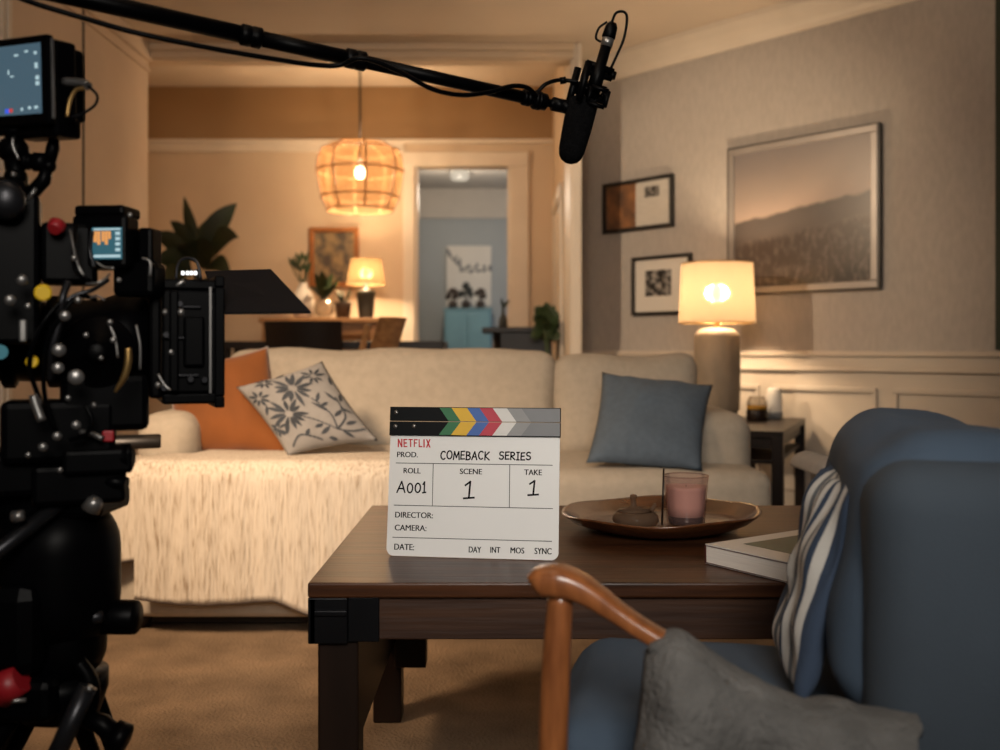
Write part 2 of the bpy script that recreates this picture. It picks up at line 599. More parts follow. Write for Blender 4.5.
        T = Matrix.Translation(Vector(c))
        if rot is not None:
            T = T @ rot.to_4x4()
        s.merge(b, T, True)
        return s

    def pillow(s, c00, c10, c11, c01, t, n=26, pinch=.07, wr=.006, seed=0, droop=0):
        c00, c10, c11, c01 = map(Vector, (c00, c10, c11, c01))
        nrm = (c10 - c00 + c11 - c01).cross(c01 - c00 + c11 - c10).normalized()

        def pos(u, v, side):
            a, b = 2 * u - 1, 2 * v - 1
            uu = .5 + (u - .5) * (1 - pinch * (1 - b * b))
            vv = .5 + (v - .5) * (1 - pinch * (1 - a * a))
            p = c00.lerp(c10, uu).lerp(c01.lerp(c11, uu), vv)
            f = max(0, (1 - a ** 4) * (1 - b ** 4)) ** .62
            f *= .55 + .45 * (1 - .5 * (a * a + b * b))
            w = 0
            if wr:
                w = noise.noise(Vector((u * 4 + seed, v * 4, side * 3))) * wr + noise.noise(Vector((u * 9, v * 3 + seed, side))) * wr * .6
                w *= min(1, 6 * f)
            return p + nrm * side * (t / 2 * f + w)
        s.grid(lambda u, v: pos(u, v, 1), n, n)
        s.grid(lambda u, v: pos(1 - u, v, -1), n, n)
        bmesh.ops.remove_doubles(s.bm, verts=s.bm.verts[:], dist=1e-5)
        return s

    def leaf(s, base, tip, width, bend=(0, 0, 0), side=None, n=8, thick=.0015, fold=.15):
        base, tip, bend = Vector(base), Vector(tip), Vector(bend)
        d = tip - base
        sd = Vector(side) if side else d.cross(Vector((0, 1, 0)))
        sd = (sd - d.normalized() * sd.dot(d.normalized())).normalized()
        nr = d.normalized().cross(sd)

        def fn(u, v):
            p = base.lerp(tip, v) + bend * (4 * v * (1 - v))
            w = width * .5 * (math.sin(math.pi * min(1, v * .98 + .02) ** .75) ** .9) * (1 if v < 1 else 0)
            x = 2 * u - 1
            return p + sd * w * x - nr * fold * w * abs(x)
        s.grid(fn, 4, n)
        s.grid(lambda u, v: fn(1 - u, v) - nr * thick, 4, n)
        return s

    def build(s, name, mats, parent=None, smooth_angle=None, kind=None, loc=None):
        bmesh.ops.recalc_face_normals(s.bm, faces=s.bm.faces[:])
        if loc is not None:
            loc = Vector(loc)
            for v in s.bm.verts:
                v.co -= loc
        me = bpy.data.meshes.new(name)
        s.bm.to_mesh(me)
        s.bm.free()
        if not isinstance(mats, (list, tuple)):
            mats = [mats]
        for m in mats:
            me.materials.append(M[m] if isinstance(m, str) else m)
        o = bpy.data.objects.new(name, me)
        C.objects.link(o)
        if parent is not None:
            o.parent = parent
        if loc is not None:
            o.location = loc
        if kind:
            o['kind'] = kind
        return o


def thing(name, label, cat, loc=(0, 0, 0), rz=0, group=None):
    o = bpy.data.objects.new(name, None)
    C.objects.link(o)
    o.location = loc
    o.rotation_euler = (0, 0, rz)
    o['label'] = label
    o['category'] = cat
    if group:
        o['group'] = group
    ROOTM[o.name] = Matrix.Translation(Vector(loc)) @ Matrix.Rotation(rz, 4, 'Z')
    return o


def tag(o, label, cat, group=None):
    o['label'] = label
    o['category'] = cat
    if group:
        o['group'] = group
    return o


def struct(name, mb, m):
    return mb.build(name, m, kind='structure')


def light(name, kind, loc, power, col, size=.1, target=None, spread=None, size_y=None, spot=None, blend=.5):
    l = bpy.data.lights.new(name, kind)
    l.energy = power
    l.color = col
    if kind == 'AREA':
        l.size = size
        if size_y:
            l.shape = 'RECTANGLE'
            l.size_y = size_y
        if spread:
            l.spread = spread
    else:
        l.shadow_soft_size = size
    if spot:
        l.spot_size = spot
        l.spot_blend = blend
    o = bpy.data.objects.new(name, l)
    C.objects.link(o)
    o.location = loc
    if target is not None:
        o.rotation_euler = (Vector(target) - Vector(loc)).to_track_quat('-Z', 'Y').to_euler()
    return o


# ================================================================== THE ROOM
CEIL = 2.285
struct('floor', MB().bb(-3.2, 3.2, -1.0, 9.6, -.06, 0), 'carpet')
struct('ceiling', MB().bb(-1.83, 2.9, .3, 4.9, CEIL, CEIL + .08).bb(.40, 1.4, 4.9, 5.45, CEIL, CEIL + .08), 'ceil')

# left wall with a vertical joint where its tall door leaf ends
struct('wall_left', MB().bb(-1.83, -1.725, .5, 4.128, 0, CEIL).bb(-1.83, -1.725, 4.156, 4.9, 0, CEIL), 'paint_left')
struct('trim_left_joint', MB().bb(-1.80, -1.727, 4.128, 4.156, 0, CEIL), 'dark_gap')
struct('trim_left_crown', MB().bb(-1.725, -1.705, .5, 4.9, 2.20, CEIL, .006).bb(-1.725, -1.712, .5, 4.9, 2.15, 2.165, .003), 'paint_left')
struct('trim_left_post', MB().bb(-1.725, -1.69, 3.40, 3.47, 0, 2.06, .006).bb(-1.69, -1.68, 3.42, 3.45, 0, 2.06, .004), 'cream')

# wide opening to the dining room: head and right jamb
struct('wall_header', MB().bb(-1.83, .345, 4.9, 5.0, 2.21, 2.52), 'paint_warm')
struct('trim_header', MB().bb(-1.725, .36, 4.875, 4.9, 2.215, 2.250, .006).bb(-1.725, .36, 4.86, 4.9, 2.250, 2.2849, .006), 'paint_warm')
struct('trim_jamb', MB().bb(.345, .40, 4.90, 5.36, 0, CEIL).bb(.356, .398, 4.872, 4.9, 0, CEIL, .006).bb(.375, .398, 4.86, 4.9, 0, CEIL, .005), 'cream')

# right wall, turned towards the room
RW = Matrix.Translation((.40, 5.32, 0)) @ Matrix.Rotation(math.atan2(-.743, .669), 4, 'Z')


def rmb():
    m = MB()
    m.M = RW
    return m


def wall_t(px):
    x = (px - 500) / 1000
    return (x * 5.32 - .4) / (.669 + .743 * x)


struct('wall_right', rmb().bb(-.02, 3.3, 0, .1, 0, CEIL), 'wall_grey')
m = rmb()
prof = [(0, 2.168), (-.012, 2.168), (-.018, 2.185), (-.03, 2.20), (-.05, 2.232), (-.075, 2.262), (-.082, 2.284), (0, 2.284)]
m.grid(lambda u, v: (v * 3.3, *prof[min(int(u * (len(prof) - 1) + .5), len(prof) - 1)]), len(prof) - 1, 1, smooth=False)
struct('trim_crown_right', m, 'cream')
struct('trim_wainscot', rmb().bb(-.0, 3.3, -.012, 0, .10, .71), 'wainscot')
struct('trim_chair_rail', rmb().bb(0, 3.3, -.034, 0, .762, .785, .006).bb(0, 3.3, -.022, 0, .715, .762, .003).bb(0, 3.3, -.030, 0, .700, .716, .005), 'wainscot')
m = rmb()
for (a, b) in ((.12, .62), (.69, 1.15), (1.215, 1.70), (1.768, 2.25), (2.32, 2.8)):
    for (x0, x1, z0, z1) in ((a, b, .615, .637), (a, b, .18, .20), (a, a + .02, .20, .615), (b - .02, b, .20, .615)):
        m.bb(x0, x1, -.024, -.012, z0, z1, .004)
struct('trim_panel_moulding', m, 'wainscot')
struct('baseboard_right', rmb().bb(0, 3.3, -.02, 0, 0, .10, .004), 'wainscot')
struct('trim_green_casing', rmb().bb(2.165, 2.235, -.03, -.001, .79, 2.2, .004), 'green_dark')

# dining room shell
DB = 6.5
struct('wall_dining_back', MB().bb(-2.7, -.5525, DB, DB + .1, 0, 2.5).bb(.065, .45, DB, DB + .1, 0, 2.5).bb(-.5525, .065, DB, DB + .1, 1.98, 2.5), 'paint_warm')
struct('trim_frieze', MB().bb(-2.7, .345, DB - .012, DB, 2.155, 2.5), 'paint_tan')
struct('ceiling_dining', MB().bb(-2.7, .45, 5.0, DB + .1, 2.5, 2.56), 'ceil')
struct('wall_dining_left', MB().bb(-2.8, -2.7, 4.9, DB + .1, 0, 2.5).bb(-2.8, -1.83, 4.8, 4.9, 0, 2.5), 'paint_warm')
struct('wall_dining_right', MB().bb(.345, .40, 5.36, DB, 0, 2.5), 'paint_warm')
struct('trim_picture_rail', MB().bb(-2.7, -.62, DB - .03, DB, 2.075, 2.135, .006).bb(-2.7, .345, DB - .045, DB, 2.128, 2.155, .006), 'cream')
struct('trim_door_casing', MB().bb(-.63, -.5525, DB - .025, DB, 0, 2.06, .006).bb(.065, .185, DB - .025, DB, 0, 2.06, .006).bb(-.63, .185, DB - .03, DB, 1.98, 2.075, .006)
       .bb(-.5525, -.535, DB, DB + .1, 0, 1.98).bb(.048, .065, DB, DB + .1, 0, 1.98), 'cream')
struct('trim_side_casing', MB().bb(.325, .345, 5.42, 5.50, 0, 1.62, .005).bb(.325, .345, 6.12, 6.20, 0, 1.62, .005).bb(.32, .345, 5.42, 6.20, 1.62, 1.70, .005).bb(.335, .345, 5.5, 6.12, 0, 1.62), 'cream')

# hall beyond the doorway
struct('wall_hall_back', MB().bb(-1.6, 1.3, 9.2, 9.3, 0, 2.0), 'paint_blue')
struct('trim_hall_frieze', MB().bb(-1.6, 1.3, 9.17, 9.3, 2.0, 2.27), 'paint_hall')
struct('wall_hall_left', MB().bb(-1.6, -1.5, 6.6, 9.2, 0, 2.27), 'paint_blue')
struct('wall_hall_right', MB().bb(1.2, 1.3, 6.6, 9.2, 0, 2.27), 'paint_blue')
struct('ceiling_hall', MB().bb(-1.6, 1.3, 6.6, 9.3, 2.27, 2.33), 'paint_hall')

# ================================================================== PICTURES ON THE GREY WALL


def picture(name, label, cat, t0, t1, z0, z1, fw, depth, fmat, parts):
    ct = (t0 + t1) / 2
    base = RW @ Vector((ct, 0, z0))
    r = thing(name, label, cat, base, math.atan2(-.743, .669))
    w, h = t1 - t0, z1 - z0
    f = MB()
    for (x0, x1, a, b) in ((-w / 2, w / 2, 0, fw), (-w / 2, w / 2, h - fw, h), (-w / 2, -w / 2 + fw, fw, h - fw), (w / 2 - fw, w / 2, fw, h - fw)):
        f.bb(x0, x1, -depth, -.001, a, b, .003)
    f.build('frame', fmat, r)
    if fmat == 'frame_taupe':
        f = MB()
        e = .006
        for (x0, x1, a, b) in ((-w / 2 - e, w / 2 + e, -e, 0), (-w / 2 - e, w / 2 + e, h, h + e), (-w / 2 - e, -w / 2, 0, h), (w / 2, w / 2 + e * 1.6, 0, h)):
            f.bb(x0, x1, -depth + .002, -.001, a, b)
        f.build('outer_edge', 'frame_dark', r)
    for (nm, mt, x0, x1, a, b, y) in parts:
        k = MB()
        X0, X1 = -w / 2 + x0 * w, -w / 2 + x1 * w
        k.bb(X0, X1, y + .0005, -.0015, a * h, b * h)
        k.quad((X0, y, a * h), (X1, y, a * h), (X1, y, b * h), (X0, y, b * h))
        k.build(nm, mt, r)
    return r


picture('landscape_picture', 'large framed landscape photograph of hills and field on grey wall above lamp', 'picture', wall_t(731), wall_t(880), 1.043, 1.705, .030, .024, 'frame_taupe',
        [('print', 'landscape', .035, .965, .035, .965, -.015)])
picture('document_picture', 'small black frame holding a brown picture beside a printed page, upper left', 'picture', wall_t(605), wall_t(675), 1.386, 1.642, .018, .025, 'frame_dark',
        [('brown_print', 'page_brown', .03, .47, .05, .95, -.008), ('page', 'page_text', .47, .97, .05, .95, -.008), ('stamp', 'photo_bw', .60, .80, .62, .82, -.0095)])
picture('snapshot_picture', 'black frame with wide ivory mount around small black-and-white snapshot behind lamp', 'picture', wall_t(634), wall_t(693), .962, 1.251, .016, .025, 'frame_dark',
        [('mount', 'mount', .03, .97, .03, .97, -.008), ('snapshot', 'photo_bw', .22, .66, .32, .76, -.0095)])

# ================================================================== SOFA
sofa = thing('sofa', 'long oatmeal linen sofa with low arms behind the coffee table', 'sofa', (-.167, 3.2, 0))
MBs = lambda: MB(sofa, True)
MBs().cushion((-.167, 3.2, .17), (1.855, .82, .27), .03, cuts=6).build('base', 'sofa', sofa)
for i, (a, b) in enumerate(((-1.095, -.17), (-.17, .768))):
    MBs().cushion(((a + b) / 2, 3.09, .365), (b - a - .004, .62, .17), .045, (0, .006, .012), cuts=14, wr=.004, seed=i).build('seat_cushion', 'sofa', sofa)
MBs().cushion((.665, 3.30, .40), (.184, .66, .40), .06, (.006, .01, .006), cuts=14, wr=.003).build('arm', 'sofa', sofa)
MBs().cushion((-1.0, 3.30, .40), (.184, .66, .40), .06, (.006, .01, .006), cuts=14, wr=.003).build('arm', 'sofa', sofa)
MBs().bb(-1.05, .72, 2.86, 3.56, .012, .05).build('plinth', 'dark_gap', sofa)  # dark board standing in for the shade in the gap under the sofa
MBs().cushion((-.167, 3.55, .47), (1.72, .15, .50), .05, cuts=8).build('back_frame', 'sofa', sofa)
tilt = Matrix.Rotation(R(-12), 3, 'X')
for i, (a, b, top) in enumerate(((-.93, .182, .785), (.182, .662, .768))):
    MBs().cushion(((a + b) / 2, 3.42, (top + .42) / 2), (b - a + .012, .19, top - .42), .06, (0, .020, .004), cuts=22, wr=.016, seed=i * 3 + 1, rot=tilt).build('back_cushion', 'sofa', sofa)
for x in (-1.02, .69):
    for y in (2.86, 3.55):
        MBs().lathe((x, y, 0), [(.02, 0), (.026, .04)], 14).build('foot', 'espresso', sofa)

# throw over the left half of the seat
m = MB()


def throw_sheet(x0, x1, yb_, zb_fn, front, top, seed):
    def fn(u, v):
        x = x0 + (x1 - x0) * u
        zb = zb_fn(x)
        yb = yb_ if x > -.86 else (2.95 if x < -.90 else 2.95 + (yb_ - 2.95) * (x + .90) / .04)
        L1 = yb - front - .03
        L3 = top - .03 - zb
        Lc = .047
        L = L1 + Lc + L3
        s_ = v * L
        wob = noise.noise(Vector((x * 6 + seed, s_ * 2.0, 0)))
        rip = .006 * math.sin(x * 42 + 2 * wob + seed) * min(1, max(0, (s_ - L1) / .25))
        if s_ < L1:
            y, z = yb - s_, top + .004 * wob
        elif s_ < L1 + Lc:
            a = (s_ - L1) / Lc * math.pi / 2
            y, z = front + .03 - .03 * math.sin(a), top - .03 + .03 * math.cos(a) + .004 * wob
        else:
            y, z = front - .006 - abs(rip) * .9 - .004 * wob, top - .03 - (s_ - L1 - Lc)
        return (x, y, z)
    return fn


def zbB(x):
    return .118 - .02 * math.sin((x + 1.0) * 3.3) + .012 * math.sin(x * 9) - (.045 * max(0, min(1, (x + .62) / .1)))


fa = throw_sheet(-1.094, -.985, 3.2, lambda x: .205 + .01 * math.sin(x * 30), 2.752, .472, 3)
fb = throw_sheet(-.998, -.22, 3.22, zbB, 2.742, .480, 0)
T3 = Vector((0, .005, -.005))
for f_, nu in ((fa, 10), (fb, 70)):
    m.grid(f_, nu, 46)
throw = m.build('throw_blanket', 'throw', loc=(-.6, 2.98, .46))
for f_ in (fa, fb):
    m = MB()
    m.B = Matrix.Translation((.6, -2.98, -.46))
    m.tube([Vector(f_(i / 60, 1)) + Vector((0, -.003, 0)) for i in range(61)], .004, 6)
    m.build('hem', 'pot', throw)
so = throw.modifiers.new('thick', 'SOLIDIFY')
so.thickness = .006
so.offset = 1
tag(throw, 'cream slub-wool throw draped over the left half of the sofa seat', 'throw')

# scatter cushions
o = MB().pillow(P(176, 456, 3.05), P(292, 456, 3.05), P(268, 346, 3.19), P(163, 371, 3.19), .13, seed=3, wr=.008).build('scatter_cushion', 'orange', loc=P(225, 460, 3.18))
tag(o, 'plain rust orange cushion against the sofa back', 'cushion')


def floral():
    r = thing('scatter_cushion', 'grey cushion with blue-grey flower print leaning on the orange cushion', 'cushion', P(305, 455, 3.0))
    c = [P(288, 456, 2.90), P(379, 441, 2.94), P(322, 361, 3.06), P(236, 387, 3.03)]
    M['floral_base'] = mat('pale grey linen', (.27, .26, .255), .92, var=.12, vscale=30, bump=.12, bscale=300)
    M['floral_ink'] = mat('blue grey print', (.052, .060, .075), .9, var=.4, vscale=20)
    b = MB(r, True)
    b.pillow(*c, .11, seed=8, wr=.004, n=30)
    # the print: petals and stems lying on the cloth, one mesh with the cover
    nrm = (c[1] - c[0] + c[2] - c[3]).cross(c[3] - c[0] + c[2] - c[1]).normalized()

    def on(u, v, lift=.0015):
        a, d = 2 * u - 1, 2 * v - 1
        uu = .5 + (u - .5) * (1 - .07 * (1 - d * d))
        vv = .5 + (v - .5) * (1 - .07 * (1 - a * a))
        p = c[0].lerp(c[1], uu).lerp(c[3].lerp(c[2], uu), vv)
        f = max(0, (1 - a ** 4) * (1 - d ** 4)) ** .62
        f *= .55 + .45 * (1 - .5 * (a * a + d * d))
        w = noise.noise(Vector((u * 4 + 8, v * 4, 3))) * .004 + noise.noise(Vector((u * 9, v * 3 + 8, 1))) * .0024
        w *= min(1, 6 * f)
        return p + nrm * (.055 * f + w + lift)
    # front must face the camera
    b.mi = 1
    rnd = random.Random(5)

    def petal(u0, v0, u1, v1, w):
        du, dv = u1 - u0, v1 - v0
        l = math.hypot(du, dv)
        nx, ny = -dv / l, du / l
        k = 6

        def fn(s_, t_):
            ww = w * math.sin(math.pi * (.06 + .94 * t_)) * (2 * s_ - 1)
            return on(min(.985, max(.015, u0 + du * t_ + nx * ww)), min(.985, max(.015, v0 + dv * t_ + ny * ww)))
        b.grid(fn, 2, k)

    def flower(u, v, r_, n_, w, a0=0):
        for i in range(n_):
            a = a0 + 2 * math.pi * i / n_ + rnd.uniform(-.12, .12)
            q = r_ * rnd.uniform(.75, 1.1)
            petal(u + .18 * r_ * math.cos(a), v + .18 * r_ * math.sin(a), u + q * math.cos(a), v + q * math.sin(a), w)

    def stem(pts, w=.007):
        pp = spline([(a_, b_, 0) for a_, b_ in pts], 6)
        for i in range(len(pp) - 1):
            petal(pp[i].x, pp[i].y, pp[i + 1].x + .3 * (pp[i + 1].x - pp[i].x), pp[i + 1].y + .3 * (pp[i + 1].y - pp[i].y), w)
    flower(.50, .70, .25, 12, .026)
    flower(.27, .40, .23, 12, .024, .3)
    flower(.10, .72, .13, 8, .018)
    flower(.27, .90, .11, 8, .016)
    flower(.80, .80, .14, 8, .018)
    flower(.06, .30, .11, 7, .015)
    stem([(.30, .38), (.50, .26), (.66, .12)], .009)
    stem([(.66, .12), (.70, .30), (.62, .52)], .012)
    stem([(.66, .12), (.84, .26), (.88, .50)], .012)
    stem([(.10, .06), (.25, .14), (.44, .05)], .011)
    stem([(.66, .12), (.80, .09), (.95, .12)], .010)
    for (u0, v0, u1, v1) in ((.70, .32, .58, .48), (.72, .26, .86, .34), (.84, .36, .95, .30), (.60, .16, .46, .10), (.55, .2, .44, .18), (.78, .16, .92, .2), (.87, .44, .80, .58), (.12, .2, .2, .30), (.1, .2, .03, .34), (.05, .50, .12, .6),
                             (.64, .46, .74, .58), (.66, .40, .76, .44), (.90, .44, .97, .56), (.52, .06, .60, .03), (.30, .12, .38, .18), (.70, .10, .78, .03), (.42, .94, .54, .97), (.93, .66, .97, .78)):
        petal(u0, v0, u1, v1, .020)
    b.build('printed_cover', ['floral_base', 'floral_ink'], r)
    return r


floral()
o = MB().pillow(P(586, 463, 2.84), P(702, 471, 2.80), P(713, 385, 3.06), P(602, 372, 3.10), .12, seed=12, wr=.009).build('scatter_cushion', 'blue_fab', loc=P(645, 468, 2.9))
tag(o, 'dusty blue cushion leaning in the right corner of the sofa', 'cushion')

# ================================================================== COFFEE TABLE
TX0, TX1, TY0, TY1, TZ = -.281, .70, 1.459, 2.19, .45
tb = thing('coffee_table', 'low dark walnut coffee table with black metal corner brackets', 'coffee table', ((TX0 + TX1) / 2, (TY0 + TY1) / 2, 0))
q = MB(tb, True)
q.bb(TX0, TX1, TY0, TY1, TZ - .022, TZ, .003)
q.build('table_top', 'walnut', tb)
q = MB(tb, True)
q.bb(TX0 + .03, TX1 - .03, TY0 + .012, TY0 + .034, TZ - .086, TZ - .022, .002)
q.build('apron', 'walnut_x', tb)
q = MB(tb, True)
q.bb(TX0 + .03, TX1 - .03, TY1 - .034, TY1 - .012, TZ - .086, TZ - .022, .002)
q.bb(TX0 + .012, TX0 + .034, TY0 + .034, TY1 - .034, TZ - .086, TZ - .022, .002)
q.bb(TX1 - .034, TX1 - .012, TY0 + .034, TY1 - .034, TZ - .086, TZ - .022, .002)
q.build('side_rail', 'espresso', tb)
for sx in (0, 1):
    for sy in (0, 1):
        x = TX0 + .042 if sx == 0 else TX1 - .042
        y = TY0 + .045 if sy == 0 else TY1 - .045
        l = MB(tb, True).bb(x - .030, x + .030, y - .030, y + .030, 0, TZ - .022, .004).build('leg', 'espresso', tb)
        dx = 1 if sx == 0 else -1
        dy = 1 if sy == 0 else -1
        ox, oy = x - dx * .042, y - dy * .045
        k = MB(tb, True)
        k.bb(ox, ox + dx * .058, oy + dy * .002, oy + dy * .010, TZ - .090, TZ - .0225, .002)
        k.bb(ox + dx * .002, ox + dx * .012, oy + dy * .002, oy + dy * .105, TZ - .090, TZ - .0225, .002)
        k.bb(ox + dx * .058, ox + dx * .104, oy + dy * .006, oy + dy * .011, TZ - .088, TZ - .0225, .0015)
        k.bb(ox + dx * .010, ox + dx * .058, oy - dy * .003, oy + dy * .004, TZ - .048, TZ - .040, .0015)
        k.build('corner_bracket', 'black_metal', l)
# lower stretcher rail seen beneath the top at the left
MB(tb, True).bb(TX0 + .036, TX0 + .058, TY0 + .075, TY1 - .075, .17, TZ - .06, .003).build('end_panel', 'espresso', tb)
MB(tb, True).bb(TX0 + .058, TX0 + .125, TY1 - .085, TY1 - .035, .12, TZ - .03, .003).build('corner_brace', 'espresso', tb)

# ================================================================== CLAPPERBOARD
bl, br = Vector((-.1885, 1.649, TZ)), Vector((.0950, 1.609, TZ))
mid = (bl + br) / 2
yaw = math.atan2(br.y - bl.y, br.x - bl.x)
SW, SH = (br - bl).length, .2455
sl = thing('clapperboard', 'white clapperboard with coloured clap sticks standing on the coffee table', 'clapperboard', (mid.x, mid.y, TZ + .0012), yaw)
ln = R(8)
SM = Matrix(((1, 0, 0, -SW / 2), (0, math.sin(ln), -math.cos(ln), 0), (0, math.cos(ln), math.sin(ln), 0), (0, 0, 0, 1)))


def smb():
    k = MB()
    k.M = SM
    return k


def cr(cx, cy):
    u_ = (cx - (121 - .037 * (cy - 70))) / ((797 - .02 * (cy - 70)) - (121 - .037 * (cy - 70)))
    b_, t_ = 645 + 27 * u_, 70 + 8 * u_
    return (u_ * SW, (b_ - cy) / (b_ - t_) * SH)


def rrect(x0, y0, x1, y1, r, bottom_only=False, n=6):
    pts = []
    for (cx, cy, a0) in ((x1 - r, y0 + r, -90), (x1 - r, y1 - r, 0), (x0 + r, y1 - r, 90), (x0 + r, y0 + r, 180)):
        if bottom_only and a0 in (0, 90):
            pts.append((x1 if a0 == 0 else x0, y1))
            continue
        for i in range(n + 1):
            a = R(a0 + 90 * i / n)
            pts.append((cx + r * math.cos(a), cy + r * math.sin(a)))
    return pts


vs = SH * (1 - (182 - 70) / 575)
smb().prism(rrect(.001, 0, SW - .001, vs + .004, .012, True), -.004, 0).build('board', 'white', sl)
# sticks: lacquered bars with painted slanted stripes on the front
v0, v1, v2 = vs, vs + (SH - vs) * .5, SH
names = ['stick_black', 's_green', 's_yellow', 's_blue', 's_crimson', 's_pale', 's_lgrey', 's_dgrey']
edges = [121, 320, 368, 430, 480, 532, 588, 645, 797]
for part, (a, b, up) in (('lower_stick', (v0, v1 - .0006, True)), ('upper_stick', (v1 + .0006, v2, False))):
    k = smb()
    k.prism([(0, a), (SW, a), (SW, b), (0, b)], -.006, .0035)
    sh = 38 / 676 * SW
    for i in range(1, 8):
        x0, x1 = (edges[i] - 121) / 676 * SW, (edges[i + 1] - 121) / 676 * SW
        k.mi = i
        if up:   # lower bar: stripe moves right going up to the middle
            p_ = [(x0, a + .0015), (x1, a + .0015), (min(SW, x1 + sh), b), (x0 + sh, b)]
        else:
            p_ = [(x0 + sh, a), (min(SW, x1 + sh), a), (x1, b - .0012), (x0, b - .0012)]
        p_ = [(min(x, SW - .0008), y) for x, y in p_]
        k.prism(p_, .0035, .0039)
    st = k.build(part, names, sl)
for (cx, cy) in ((145, 92), (142, 147), (217, 147)):
    k = smb()
    u_, v_ = cr(cx, cy)
    k.M = SM @ Matrix.Translation((u_, v_, .0035))
    k.lathe((0, 0, 0), [(.0038, 0), (.0036, .0008), (.0022, .0018), (0, .0021)], 14)
    k.build('rivet', 'grey_metal', sl)


def text_mesh(s_):
    cu = bpy.data.curves.new('tmp', 'FONT')
    cu.body = s_
    cu.size = 1
    cu.offset = 0
    cu.resolution_u = 4
    ob = bpy.data.objects.new('tmp', cu)
    C.objects.link(ob)
    dg = bpy.context.evaluated_depsgraph_get()
    dg.update()
    ev = ob.evaluated_get(dg)
    me = ev.to_mesh()
    V = [v.co.copy() for v in me.vertices]
    F = [tuple(p.vertices) for p in me.polygons]
    ev.to_mesh_clear()
    bpy.data.objects.remove(ob)
    bpy.data.curves.remove(cu)
    return V, F


k = smb()
for s_, (x0, y0, x1, y1) in {'PROD.': (147, 247, 230, 268), 'ROLL': (173, 310, 241, 331), 'SCENE': (399, 315, 486, 336), 'TAKE': (653, 320, 721, 341),
                             'DIRECTOR:': (139, 481, 290, 503), 'CAMERA:': (137, 530, 264, 552), 'DATE:': (135, 602, 214, 625),
                             'DAY': (433, 616, 481, 638), 'INT': (518, 618, 556, 640), 'MOS': (597, 621, 650, 643), 'SYNC': (691, 624, 756, 647)}.items():
    V, F = text_mesh(s_)
    mnx, mxx = min(v.x for v in V), max(v.x for v in V)
    mny, mxy = min(v.y for v in V), max(v.y for v in V)
    a, b = cr(x0, y1 + 1), cr(x1, y0 + 2)
    a = (cr(x0, (y0 + y1) / 2)[0], (cr(x0, y1)[1] + cr(x1, y1)[1]) / 2)
    b = (cr(x1, (y0 + y1) / 2)[0], a[1] + (y1 - y0) / 575 * SH)
    for sft in (-.00032, 0, .00032):
        vv = [k._v((a[0] + sft + (v.x - mnx) / (mxx - mnx) * (b[0] - a[0]), a[1] + (v.y - mny) / (mxy - mny) * (b[1] - a[1]), .0003 + sft * .1)) for v in V]
        for f in F:
            k._f([vv[i] for i in f])
LW = .00055


def line(k, a, b, w=LW, z=.0002):
    a, b = Vector((*a, 0)), Vector((*b, 0))
    d = (b - a).normalized()
    n_ = Vector((-d.y, d.x, 0)) * w
    e = d * w * .8
    k.quad((*(a - n_ - e).xy, z), (*(b - n_ + e).xy, z), (*(b + n_ + e).xy, z), (*(a + n_ - e).xy, z))


for a, b in (((142, 290), (762, 303)), ((134, 453), (762, 472)), ((128, 576), (757, 598)), ((292, 293), (288, 456)), ((596, 300), (593, 467))):
    line(k, cr(*a), cr(*b))
k.build('printed_lettering', 'ink', sl)

arc = lambda cx, cy, rx, ry, a0, a1, n=10: [(cx + rx * math.cos(R(a0 + (a1 - a0) * i / n)), cy + ry * math.sin(R(a0 + (a1 - a0) * i / n))) for i in range(n + 1)]
GL = {
    'C': [arc(.58, .5, .52, .5, 50, 310)], 'O': [arc(.5, .5, .48, .5, 80, 440, 16)], '0': [arc(.5, .42, .46, .42, 80, 440, 16)],
    'M': [[(.02, 0), (.14, 1), (.5, .25), (.86, 1), (1, 0)]], 'E': [[(.95, 1), (.08, .96), (.05, .02), (.98, .04)], [(.06, .52), (.8, .54)]],
    'B': [[(.08, 0), (.08, 1)], [(.0, 1)] + arc(.3, .77, .5, .22, 90, -90, 8) + arc(.3, .27, .66, .27, 90, -90, 8) + [(.0, 0)]],
    'A': [[(0, 0), (.52, 1), (1, 0)], [(.2, .36), (.84, .36)]], 'K': [[(.08, 0), (.08, 1)], [(.92, 1), (.1, .46), (1, .0)]],
    'S': [arc(.52, .75, .42, .25, 40, 250, 8) + arc(.46, .26, .46, .26, 80, -150, 8)],
    'R': [[(.08, 0), (.08, 1)], [(.0, .98)] + arc(.35, .75, .52, .24, 90, -90, 8) + [(.1, .5), (1, 0)]],
    'I': [[(.5, 0), (.5, 1)], [(.1, 1), (.9, 1)], [(.1, 0), (.9, 0)]],
    '1': [[(.1, .78), (.56, 1), (.5, .02)], [(.0, .0), (1, .05)]],
}


def write(k, word, x0, y0, x1, y1, widths, w):
    tot = sum(widths) + .28 * (len(word) - 1)
    x = 0
    rnd = random.Random(len(word))
    for ch, wd in zip(word, widths):
        dy = rnd.uniform(-.05, .05)
        for st in GL[ch]:
            pts = []
            for (gx, gy) in st:
                fx = (x + gx * wd + .10 * (gy - .5) * wd) / tot
                cx = x0 + fx * (x1 - x0)
                cy = y1 + (y0 - y1) * (gy + dy)
                pts.append(cr(cx, cy + 0.02 * (cx - x0)))
            for a, b in zip(pts[:-1], pts[1:]):
                if (Vector(a) - Vector(b)).length > 1e-6:
                    line(k, a, b, w, .0003)
        x += wd + .28


